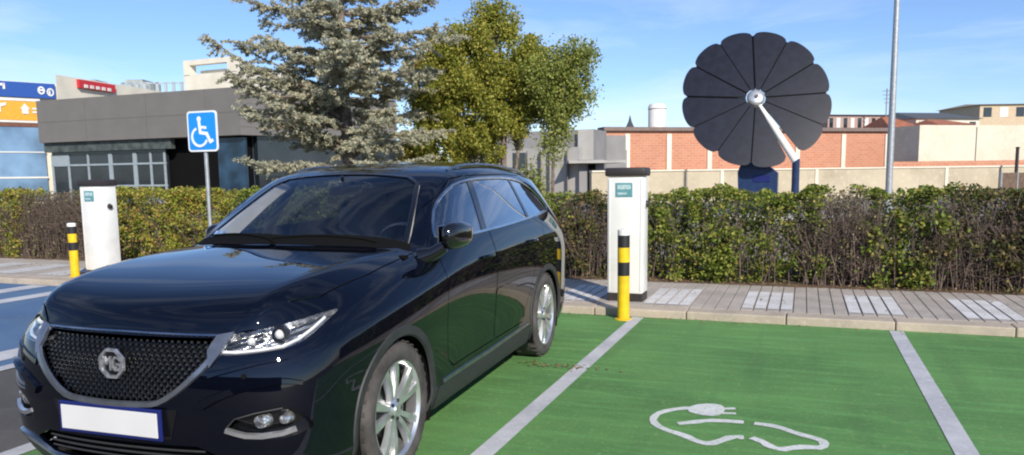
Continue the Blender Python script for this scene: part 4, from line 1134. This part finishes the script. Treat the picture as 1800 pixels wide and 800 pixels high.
# px 860 at 21 m: one metre is 64 px
leafy('leafy_tree', 862, 21, 'broad olive-green leafy tree with several stems, right of the silvery cedar',
      [(0, 0, 3.6, 1.15, 1.1, 1.0), (.35, .1, 4.9, .95, .9, .95), (.1, .2, 5.7, .55, .6, .55), (.95, .1, 4.2, .75, .8, .8), (-1.1, 0, 3.9, .75, .8, 1.0), (-1.3, .1, 2.9, .70, .8, .75),
       (-.5, -.1, 2.6, .9, .8, .65), (.5, 0, 2.75, .75, .8, .55), (1.0, 0, 3.4, .45, .6, .45), (-.75, .1, 4.8, .55, .6, .5), (-1.75, 0, 2.5, .35, .4, .6), (-1.9, 0, 3.4, .4, .4, .5), (-1.1, 0, 2.0, .8, .6, .45), (-.2, 0, 2.1, .7, .6, .4), (.2, 0, 3.9, 1.3, .9, .7), (1.3, .1, 4.2, .75, .7, .85), (1.2, .1, 3.3, .6, .6, .6), (-.6, .1, 5.2, .55, .6, .45), (-1.2, .1, 4.5, .5, .5, .45)],
      [([(-.35, 0, 0), (-.4, 0, 1.4), (-.6, 0, 2.8), (-.9, .1, 4.)], .11), ([(.25, 0, 0), (.35, 0, 1.5), (.4, .1, 3.2), (.3, .1, 5.2)], .13), ([(.75, .1, 0), (.7, .1, 1.6), (.9, .1, 3.4)], .09)], LT1, 115000, .075)
leafy('golden_tree', 762, 21.6, 'thin tree turning gold, wedged between the cedar and the broad leafy tree',
      [(.0, 0, 4.4, .70, .6, .55), (-.1, 0, 3.4, .5, .5, .6), (.2, 0, 5.0, .45, .4, .3), (-.4, 0, 2.2, .6, .5, .5), (-.1, 0, 1.5, .6, .5, .35)],
      [([(0, 0, 0), (.05, 0, 1.8), (0, 0, 3.4), (.05, 0, 4.6)], .07)], LT2, 22000, .075)
leafy('slender_tree', 972, 20, 'slender grey-green tree with drooping crown at the right of the tree group',
      [(.45, 0, 4.35, .62, .5, .48), (.55, 0, 3.6, .55, .5, .55), (.25, 0, 2.9, .42, .4, .6), (-.05, 0, 2.35, .28, .3, .45), (-.35, 0, 4.0, .45, .4, .5), (.0, .1, 3.5, .5, .4, .5), (.85, 0, 4.5, .3, .3, .3)],
      [([(-.02, 0, 0), (0, 0, 1.6), (.05, 0, 2.8), (.35, 0, 4.2)], .055)], LT3, 20000, .07)
leafy('small_bush', 932, 15, 'small rounded green bush peeking over the hedge behind the SUV roof', [(0, 0, 1.25, .22, .25, .42)], [([(0, 0, 0), (0, 0, 1.2)], .04)], LM_green, 2200, .05)

# ------------------------------------------------------------------ buildings
def wall_between(m, a, b, z0, z1, th=.3, out=0.):
    """upright slab from ground point a to b"""
    a, b = Vector(a[:2]), Vector(b[:2]); t = (b-a).normalized(); n = Vector((t.y, -t.x))
    a2, b2 = a+n*out, b+n*out; q = [a2, b2, b2-n*th, a2-n*th]
    m.prism([(p_.x, p_.y) for p_ in q], z0, z1)
def facade_item(m, a, b, f0, f1, z0, z1, out, dep):
    """box on the facade line a-b between fractions f0..f1"""
    a, b = Vector(a[:2]), Vector(b[:2]); p0 = a+(b-a)*f0; p1 = a+(b-a)*f1; wall_between(m, p0, p1, z0, z1, dep, out)
M_fas = pbr('grey_fascia', (.165, .153, .143), .6, var=.06, vscale=1.2)
M_fas2 = pbr('fascia_joint', (.13, .12, .11), .7)
M_glassd = pbr('dark_facade_glass', (.022, .03, .038), .10, var=.4, vscale=.6, coat=.3)
M_glassb = pbr('pale_blue_glass', (.20, .33, .50), .16, var=.35, vscale=.5, coat=.3)
M_frame = pbr('window_frame_white', (.30, .35, .38), .5, var=.1)
M_cream = pbr('cream_wall', (.72, .67, .55), .8, var=.1, vscale=.8)
M_wht = pbr('white_render', (.70, .70, .66), .8, var=.08, vscale=.8)
M_sgb = pbr('shop_sign_blue', (.012, .075, .33), .5, var=.05)
M_sgo = pbr('shop_sign_orange', (.72, .36, .03), .5, var=.1)
M_sgr = pbr('shop_sign_red', (.55, .03, .04), .5, var=.08)
M_brown = pbr('brown_trim', (.17, .07, .045), .7, var=.2)
# grey showroom
e = empty('grey_showroom'); tag(e, 'low grey flat-roofed building with glass front on the left', 'building')
pA = gp(74, 44.5); pB = gp(427, 39.); pC = gp(700, 47.); pD = gp(300, 62); e.location = (pA.x, pA.y, 0)
def lo(p_): return (p_[0]-e.location.x, p_[1]-e.location.y)
A_, B__, C__, D_ = lo(pA), lo(pB), lo(pC), lo(pD)
ztop = zz(158, 39, 427); zbot = zz(239, 39, 427)
m = MB(); m.prism([A_, B__, C__, D_], zbot, ztop); fas = m.build('fascia', M_fas, e)
m = MB()
for f in (.26, .57, .85): facade_item(m, A_, B__, f, f+.0015, zbot, ztop, .012, .03)
facade_item(m, A_, B__, 0, 1, zbot+(ztop-zbot)*.48, zbot+(ztop-zbot)*.49, .01, .03)
for k in range(1, 6): facade_item(m, B__, C__, 0, 1, zbot+(ztop-zbot)*k/6, zbot+(ztop-zbot)*k/6+.03, .012, .03)
m.build('panel_joints', M_fas2, fas)
def inset(p_, q, r_): v = Vector(q)-Vector(p_); return v.normalized()*r_
ia = Vector(A_)+(Vector(B__)-Vector(A_)).normalized()*.2; nrm = Vector((-(Vector(B__)-Vector(A_)).y, (Vector(B__)-Vector(A_)).x)).normalized()
m = MB(); wall_between(m, ia+nrm*1.0, Vector(B__)+nrm*1.0-(Vector(B__)-Vector(A_)).normalized()*.5, 0, zbot, .4); m.build('dark_wall', M_dark, e)
m = MB(); wall_between(m, Vector(B__)+nrm*1.2, Vector(C__)+nrm*1.0, 0, zbot, .4); m.build('side_wall', M_glassd, e)
g0 = ia+nrm*.55; g1 = ia+nrm*.55+(Vector(B__)-Vector(A_))*.60
gl = MB(); wall_between(gl, g0, g1, 0, zbot-.55, .2); win = gl.build('window', M_glassd, e)
m = MB(); zs = zbot-.6
for f in (.0, .15, .33, .52, .73, .87, .985): facade_item(m, g0, g1, f, f+(.030 if f in (.52, .73) else .014), .2, zs-.1, .06, .1)
for z_ in (zs-.75, zs-1.95): facade_item(m, g0, g1, .0 if z_ > zs-1 else .45, 1, z_, z_+.10, .07, .1)
facade_item(m, g0, g1, .0, .15, zs-.65, zs-.12, .05, .1); facade_item(m, g0, g1, .60, .98, .2, zs-2.2, .045, .09)
m.build('window_frame', M_frame, win)
m = MB(); facade_item(m, g0, g1, -.02, 1.08, zbot-.55, zbot-.02, .30, .3); m.build('canopy_edge', pbr('canopy', (.07, .085, .08), .6, var=.5, vscale=3), e)
m = MB(); facade_item(m, g0, g1, 1.42, 1.62, 0, zbot-.1, .1, .2); m.build('window', pbr('night_blue_glass', (.02, .05, .09), .15, var=.5, vscale=1.2), e)
# big cream shop behind, with signs
e = empty('cream_store'); tag(e, 'big cream store with blue, orange and red sign boards behind the grey building', 'building')
qA = gp(-150, 46.5); qB = gp(112, 52); qC = gp(335, 66); e.location = (qA.x, qA.y, 0)
qa, qb, qc = lo(qA), lo(qB), lo(qC)
back = Vector((-.35, .93))*18
m = MB(); z1 = zz(155, 52, 112)
zl = [zz(135, 48.7, 5), zz(157, 52, 112), zz(167, 66, 335)]
m.prism([qa, qb, (qb[0]+back.x, qb[1]+back.y), (qa[0]+back.x, qa[1]+back.y)], 0, zl[1]+.15)
m.prism([qb, qc, (qc[0]+back.x, qc[1]+back.y), (qb[0]+back.x+.1, qb[1]+back.y+.1)], 0, zz(160, 60, 230))
wall = m.build('wall', M_cream, e)
fr = lambda px: (px+150)/262
def panel_on(name, x0, x1, zt, zb, mat, parent, out=.25, dep=.2, a=qa, b=qb, F=fr):
    m = MB(); facade_item(m, a, b, F(x0), F(x1), zb, zt, out, dep); return m.build(name, mat, parent)
Dm = 50.
sb = panel_on('sign_board', -120, 107, zz(152, 51, 60), zz(177, 51, 60), M_sgb, e)
so2 = panel_on('sign_board', -120, 72, zz(183, 50.5, 40), zz(215, 50.5, 40), M_sgo, e)
panel_on('white_border', -120, 76, zz(178, 50.5, 40), zz(182.5, 50.5, 40), M_wht, e, .27, .2)
panel_on('white_border', -120, 76, zz(215.5, 50.5, 40), zz(219, 50.5, 40), M_wht, e, .27, .2)
panel_on('brown_band', -120, 78, zz(219.5, 50.5, 40), zz(226, 50.5, 40), M_brown, e, .24, .2)
gw = panel_on('window', -120, 79, zz(226.5, 50.5, 40), .3, M_glassb, e, .2, .2)
for y0, y1 in ((311, 314), (268, 270)): panel_on('window_frame', -120, 80, zz(y0, 50.5, 40), zz(y1, 50.5, 40), M_wht, gw, .24, .1)
# marks on the boards: letter ends at the left edge, two round emblems, a small house emblem
ua = (Vector(qb)-Vector(qa)).normalized(); na = Vector((ua.y, -ua.x)); Lf_ = (Vector(qb)-Vector(qa)).length
def on_board(px, py, D, out): 
    p_ = Vector(qa)+(Vector(qb)-Vector(qa))*fr(px)+na*out; return Vector((p_.x, p_.y, zz(py, D, px)))
def mark(polys, par, out=.26, D=51, name='lettering', mat=None):
    m = MB()
    for pl in polys:
        v = [on_board(x, y, D, out) for x, y in pl]; v2 = [on_board(x, y, D, out+.04) for x, y in pl]; n = len(pl)
        m.add(v+v2, [tuple(range(n)), tuple(range(n, 2*n))]+[(i, (i+1) % n, n+(i+1) % n, n+i) for i in range(n)])
    return m.build(name, mat or M_wht, par)
def ringp(cx, cy, r, w, a0=0, a1=360):
    o = []
    st = list(range(a0, a1, 30))
    for a in st: o.append([(cx+r*cos(radians(a)), cy+r*sin(radians(a))), (cx+r*cos(radians(a+30)), cy+r*sin(radians(a+30))), (cx+(r-w)*cos(radians(a+30)), cy+(r-w)*sin(radians(a+30))), (cx+(r-w)*cos(radians(a)), cy+(r-w)*sin(radians(a)))])
    return o
mark([[(-2,153),(3,153),(3,172),(-2,172)],[(3,157),(13,156),(13,160),(3,161)],[(10,156),(14,156),(14,166),(10,166)]], sb)
mark(ringp(80, 164, 7, 3)+[[(76,162),(84,162),(84,165),(76,165)]]+ringp(97, 166, 7, 2.5)+[[(94,163),(97,163),(97,170),(94,170)]], sb)
mark([[(-2,186),(3,186),(3,203),(-2,203)],[(3,189),(13,186),(13,191),(3,194)]], so2, D=50.5)
mark([[(38,196),(47,186),(56,196)],[(41,196),(53,196),(53,204),(41,204)],[(60,193),(72,193),(72,196),(60,196)],[(60,199),(70,199),(70,202),(60,202)]], so2, D=50.5)
F2 = lambda px: (px-112)/223
rb = panel_on('sign_board', 140, 196, zz(158, 58, 165), zz(171, 58, 165), M_sgr, e, .25, .2, qb, qc, F2)
m = MB()
for k in range(5): facade_item(m, qb, qc, F2(147+k*9), F2(152+k*9), zz(170, 58, 165), zz(165, 58, 165), .30, .1)
m.build('lettering', M_wht, rb)
# roof plant
m = MB()
for x0, x1, zt in ((128, 170, 150), (172, 180, 146), (232, 262, 146), (268, 275, 150)): 
    a, b = lo(gp(x0, 66)), lo(gp(x1, 66)); wall_between(m, a, b, 4, zz(zt, 66, x0), 2.)
m.build('roof_plant', pbr('roof_plant', (.33, .36, .35), .6, var=.3, vscale=2), e)
m = MB()
for x0 in (225, 237, 249, 262, 284, 298, 312, 326):
    a, b = lo(gp(x0, 64)), lo(gp(x0+5, 64)); wall_between(m, a, b, 4, zz(150, 64, x0), .1)
a, b = lo(gp(222, 64)), lo(gp(332, 64)); wall_between(m, a, b, zz(153, 64, 280), zz(151, 64, 280), .1)
m.build('roof_railing', pbr('railing_grey', (.42, .46, .48), .5, metal=.3, var=.1), e)
# white tower volume
e = empty('white_block'); tag(e, 'white rooftop block with open frame rising behind the grey building beside the cedar', 'building')
a = gp(334, 56); b = gp(426, 54); c = gp(520, 60); e.location = (a.x, a.y, 0); a_, b_2, c_ = lo(a), lo(b), lo(c)
zt = zz(111, 55, 360); back = Vector((-.35, .93))*5
m = MB(); m.prism([a_, b_2, (b_2[0]+back.x, b_2[1]+back.y), (a_[0]+back.x, a_[1]+back.y)], 0, zz(135, 55, 380))
for f0, f1 in ((0, .12), (.83, 1)): facade_item(m, a_, b_2, f0, f1, zz(137, 55, 380), zt, 0, .6)
facade_item(m, a_, b_2, 0, 1, zt-.35, zt, .003, .5); facade_item(m, a_, b_2, .14, .80, zz(134, 55, 380), zz(126, 55, 380), -.9, .4)
m.prism([b_2, c_, (c_[0]+back.x, c_[1]+back.y), (b_2[0]+back.x+.05, b_2[1]+back.y+.05)], 0, zz(128, 57, 470)); m.build('wall', M_cream, e)
m = MB(); facade_item(m, b_2, c_, .05, .7, zz(140, 57, 460), zz(133, 57, 460), .05, .2); m.build('window', M_glassd, e)

# concrete annexe in the middle
M_conc = pbr('pale_concrete', (.40, .385, .36), .8, var=.12, vscale=.8)
M_conc2 = pbr('grey_concrete', (.25, .24, .235), .8, var=.12, vscale=.8)
e = empty('concrete_annexe'); tag(e, 'low pale concrete building with dark doorway in the centre, left of the brick hall', 'building')
a = gp(870, 46); b = gp(1018, 44); e.location = (a.x, a.y, 0); back = Vector((-.3, .95))*8
def block(m, x0, d0, x1, d1, y1, z0=0., dep=8):
    a, b = lo(gp(x0, d0)), lo(gp(x1, d1)); t = (Vector(b)-Vector(a)).normalized(); n = Vector((-t.y, t.x))*dep
    m.prism([a, b, (b[0]+n.x, b[1]+n.y), (a[0]+n.x, a[1]+n.y)], z0, zz(y1, (d0+d1)/2, (x0+x1)/2))
m = MB(); block(m, 850, 47, 1018, 44, 262); w1 = m.build('wall', M_conc, e)
m = MB(); block(m, 1016, 44.6, 1043, 44.4, 230); m.build('tower', M_conc, e)
m = MB(); block(m, 1043.5, 44.6, 1066, 47, 231); block(m, 1066, 47.2, 1100, 48, 240); m.build('rear_wing', M_conc2, e)
m = MB(); block(m, 1018, 43.6, 1062, 43.6, 281); m.build('porch', M_conc2, e)
m = MB(); m2 = MB(); block(m, 1000, 42.8, 1100, 43, 282.5, zz(287, 43, 1050), 3); m.build('canopy', M_conc, e)
m = MB(); a_, b_2 = lo(gp(1034, 43.5)), lo(gp(1047, 43.5)); wall_between(m, a_, b_2, 0, zz(289, 43.5, 1040), .2, .05); m.build('door', M_dark, e)
m = MB()
for x0 in (926, 950, 965, 996): a_, b_2 = lo(gp(x0, 45.4-(x0-926)*.016)), lo(gp(x0+1.5, 45.4-(x0-926)*.016)); wall_between(m, a_, b_2, 0, zz(266, 45, x0), .3, .25)
m.build('panel_joints', M_fas2, w1)
m = MB(); a_, b_2 = lo(gp(903, 44.9)), lo(gp(925, 44.7)); wall_between(m, a_, b_2, zz(300, 45, 910), zz(270, 45, 910), .2, .25); m.build('window', M_glassd, e)

# brick hall
def brick_mat():
    m, N, L, B = new_mat('orange_brick'); B.inputs['Roughness'].default_value = .85
    tc = N.new('ShaderNodeTexCoord'); mp = N.new('ShaderNodeMapping'); mp.inputs['Rotation'].default_value = (radians(90), 0, 0)
    b = N.new('ShaderNodeTexBrick'); b.inputs['Color1'].default_value = (.50, .195, .11, 1); b.inputs['Color2'].default_value = (.56, .245, .14, 1); b.inputs['Mortar'].default_value = (.52, .34, .25, 1)
    b.inputs['Scale'].default_value = 1.; b.inputs['Brick Width'].default_value = .5; b.inputs['Row Height'].default_value = .22; b.inputs['Mortar Size'].default_value = .02
    n = N.new('ShaderNodeTexNoise'); n.inputs['Scale'].default_value = .5; n.inputs['Detail'].default_value = 6
    x = N.new('ShaderNodeMix'); x.data_type = 'RGBA'; x.blend_type = 'MULTIPLY'; x.inputs['Factor'].default_value = .45
    L.new(tc.outputs['Object'], mp.inputs[0]); L.new(mp.outputs[0], b.inputs['Vector']); L.new(tc.outputs['Object'], n.inputs['Vector'])
    r = N.new('ShaderNodeMapRange'); r.inputs['To Min'].default_value = .6; r.inputs['To Max'].default_value = 1.3; L.new(n.outputs['Fac'], r.inputs['Value'])
    L.new(b.outputs['Color'], x.inputs['A']); L.new(r.outputs[0], x.inputs['B']); L.new(x.outputs['Result'], B.inputs['Base Color']); return m
M_brick = brick_mat()
e = empty('brick_hall'); tag(e, 'long orange brick hall with pale pilasters behind the solar flower', 'building')
a = gp(1062, 66); b = gp(1566, 74); e.location = (a.x, a.y, 0); a_, b_2 = lo(a), lo(b); FH = lambda px: ((gp(px, 70)-a).dot(b-a))/(b-a).length_squared
zt = (zz(238, 66, 1062)+zz(228, 74, 1560))/2; t = (b-a).normalized(); nn = Vector((-t.y, t.x))*20
m = MB(); m.prism([a_, b_2, (b_2[0]+nn.x, b_2[1]+nn.y), (a_[0]+nn.x, a_[1]+nn.y)], 0, zt); w1 = m.build('wall', M_brick, e)
Ltot = (b-a).length
for px in (1102, 1175, 1246, 1318, 1400, 1480, 1556):
    g = gp(px, 70); 
    # intersect view column with facade
    d = g.normalized(); M2 = Matrix(((d.x, -(b-a).x), (d.y, -(b-a).y))); s_, f = M2.inverted() @ a
    m = MB(); facade_item(m, a_, b_2, f-.22/Ltot, f+.22/Ltot, 0, zt-.25, .12, .3); m.build('pilaster', M_cream, w1)
m = MB(); facade_item(m, a_, b_2, -.005, 1.005, zt, zt+.32, .35, 1.5); m.build('eaves', pbr('eaves_grey', (.20, .15, .13), .8, var=.2), e)
m = MB()
for f0 in (.10, .2, .33, .47, .66, .8): facade_item(m, a_, b_2, f0, f0+.03, zt+.3, zt+.5, -3, 1.)
m.build('roof_vent', M_conc2, e)
# low boundary wall, brick band and gate at the right
e = empty('boundary_wall'); tag(e, 'low weathered tan wall running across behind the hedge, under the brick hall', 'wall')
a = gp(1040, 38); b = gp(1900, 46); e.location = (a.x, a.y, 0); a_, b_2 = lo(a), lo(b)
m = MB(); wall_between(m, a_, b_2, 0, 1.58, .3); w1 = m.build('wall', worn('weathered_render', (.52, .45, .33), (.43, .37, .27), (.62, .56, .44), stain=(.28, .24, .17), sc=.6), e)
m = MB(); wall_between(m, a_, b_2, 1.58, 1.66, .42, .06); m.build('coping', M_cream, e)
m = MB()
for k in (2, 5, 9, 15): facade_item(m, a_, b_2, k/22, k/22+.006, 0, 1.57, .05, .2)
m.build('pier', M_cream, e)
e = empty('cream_warehouse'); tag(e, 'weathered cream warehouse wall above a brick band at the right edge', 'building')
a = gp(1613, 62); b = gp(1900, 66); e.location = (a.x, a.y, 0); a_, b_2 = lo(a), lo(b)
t = (b-a).normalized(); nn = Vector((-t.y, t.x))*3.6
m = MB(); m.prism([a_, b_2, (b_2[0]+nn.x, b_2[1]+nn.y), (a_[0]+nn.x, a_[1]+nn.y)], 0, zz(222, 62, 1613)); m.build('wall', worn('stained_cream', (.68, .62, .49), (.60, .53, .41), (.74, .70, .6), stain=(.42, .36, .27), sc=.5, stamt=.7), e)
m = MB(); a2, b2 = lo(gp(1566, 60)), lo(gp(1900, 60)); wall_between(m, a2, b2, 0, zz(283, 60, 1700), .4); m.build('brick_band', M_brick, e)
m = MB()
for f in (.33, .66): facade_item(m, a_, b_2, f, f+.004, 0, zz(224, 62, 1700), .04, .1)
m.build('wall_joint', M_fas2, e)
M_tile = pbr('roof_tile', (.42, .15, .075), .85, var=.3, vscale=2)
def far_house(x0, d0, x1, d1, ytop, label, wallmat, roofmat, wins, roof_h=.6, base=245, hip=1.2):
    e = empty('far_house'); tag(e, label, 'house'); a, b = gp(x0, d0), gp(x1, d1); e.location = (a.x, a.y, 0)
    a_, b_ = (0, 0), ((b-a).x, (b-a).y); t = (b-a).normalized(); n = Vector((-t.y, t.x))*9; zt = zz(ytop, (d0+d1)/2, (x0+x1)/2)-roof_h
    m = MB(); m.prism([a_, b_, (b_[0]+n.x, b_[1]+n.y), (n.x, n.y)], 0, zt); m.build('wall', wallmat, e)
    o = .35; A4 = [Vector((0, 0))-t*o-n*.04, Vector(b_)+t*o-n*.04, Vector(b_)+t*o+n*1.04, n*1.04-t*o]
    r0 = (A4[0]+A4[3])/2+t*hip; r1 = (A4[1]+A4[2])/2-t*hip
    m = MB(); m.add([(q.x, q.y, zt) for q in A4]+[(r0.x, r0.y, zt+roof_h+.01), (r1.x, r1.y, zt+roof_h+.01)], [(3, 2, 1, 0), (0, 1, 5, 4), (2, 3, 4, 5), (1, 2, 5), (3, 0, 4)]); m.build('roof', roofmat, e)
    for k in range(wins):
        f = (k+.5)/wins; m = MB(); facade_item(m, a_, b_, f-.28/wins, f+.22/wins, zt-1.5, zt-.35, .03, .1); w_ = m.build('window', M_wht if k % 2 else M_glassd, e)
    return e
M_pink = pbr('pinkish_wall', (.40, .28, .24), .85, var=.12)
M_tan = pbr('tan_wall', (.56, .44, .30), .85, var=.12)
far_house(1452, 92, 1562, 94, 200, 'pinkish house with a row of white windows above the brick hall roof', M_pink, pbr('dark_roof', (.14, .11, .10), .8, var=.2), 9, .35)
far_house(1566, 84, 1612, 84, 203, 'house with orange tiled roof right behind the lamp post', M_pink, M_tile, 2, 1.6)
far_house(1606, 88, 1716, 90, 196, 'house with dark slate roof above the cream warehouse', M_cream, pbr('slate_roof', (.10, .11, .12), .7, var=.2), 5, 1.0)
far_house(1650, 80, 1705, 80, 208, 'small house with rusty tiled roof peeking over the cream warehouse', M_pink, M_tile, 2, .8)
far_house(1716, 95, 1830, 95, 181, 'tan house at the right edge, highest on the skyline', M_tan, pbr('tan_roof', (.35, .28, .20), .8, var=.2), 4, .4)
# silo, spire, mast, antennas, gate
g = gp(1154, 92); e = empty('silo', (g.x, g.y, 0)); tag(e, 'white cylindrical tank above the brick hall roof', 'tank')
m = MB(); r = 15*92/FPX; zt = zz(187, 92, 1154); m.lathe([(r, 0), (r, zt-.25), (r*.85, zt), (0, zt+.05)], 32); m.build('tank', M_wht, e, smooth=True)
m = MB(); m.lathe([(r+.04, zt-.6), (r+.09, zt-.55), (r+.04, zt-.5)], 32); m.build('band', M_conc, e)
g = gp(1107, 110); e = empty('spire', (g.x, g.y, 0)); tag(e, 'tiny dark church spire on the skyline left of the white tank', 'spire')
m = MB(); zb = zz(228, 110, 1107); m.box((0, 0, zb/2), (1.1, 1.1, zb)); m.build('tower', M_conc2, e)
m = MB(); zt = zz(205, 110, 1107); m.lathe([(.7, zb), (.25, zb+(zt-zb)*.5), (.02, zt)], 6); m.build('steeple', pbr('steeple', (.06, .06, .065), .8), e)
g = gp(1553, 90); e = empty('antenna', (g.x, g.y, 0)); tag(e, 'thin rooftop aerial left of the lamp post', 'antenna')
m = MB(); zt = zz(160, 90, 1553); m.tube([(0, 0, 0), (0, 0, zt)], .07, 6); m.build('mast', M_conc2, e)
m = MB()
for k in range(4): m.tube([(-.5+.08*k, 0, zt-.3-.45*k), (.5-.08*k, 0, zt-.3-.45*k)], .035, 5)
m.build('dipoles', M_conc2, e)
g = gp(1782, 44); e = empty('dark_post', (g.x, g.y, 0)); tag(e, 'thin dark post standing at the end of the tan wall, right edge', 'post')
m = MB(); m.tube([(0, -.5, 0), (0, -.5, zz(262, 44, 1782))], .09, 8); m.build('shaft', M_cap, e, smooth=True)
m = MB(); m.lathe([(.09, zz(262, 44, 1782)), (.14, zz(261, 44, 1782)), (0, zz(259, 44, 1782))], 10, c=(0, -.5, 0)); m.build('cap', M_cap, e)
g = gp(1756, 43); g2 = gp(1840, 44); e = empty('metal_gate', (g.x, g.y-.6, 0)); tag(e, 'brown metal gate in front of the tan wall at the right edge', 'gate')
m = MB(); t = (g2-g); wall_between(m, (0, 0), (t.x, t.y), .1, 1.25, .06); m.build('panel', pbr('gate_brown', (.14, .09, .06), .7, var=.3), e)
for f in (0, .33, .66, 1):
    m = MB(); facade_item(m, (0, 0), (t.x, t.y), f-.012, f+.012, 0, 1.3, .03, .12); m.build('gate_post', M_pole, e)
# ------------------------------------------------------------------ unseen dark block added behind the viewer so the black car mirrors dark
M_reflblock = pbr('reflection_block_brick', (.10, .06, .045), .85, var=.25, vscale=.5)
e = empty('reflection_block', (2, -26, 0)); tag(e, 'unseen dark brick block added behind the viewer for the car paint to reflect', 'building')
m = MB(); m.box((0, -5, 3.0), (46, 10, 6.0)); m.build('wall', M_reflblock, e)
for k in range(10):
    m = MB(); m.box((-20.5+4.5*k, .02, 3.6), (2.6, .1, 1.4)); m.build('window', M_glassd, e)
m = MB(); m.box((0, -5, 6.1), (46.6, 10.6, .2)); m.build('roof', M_fas2, e)
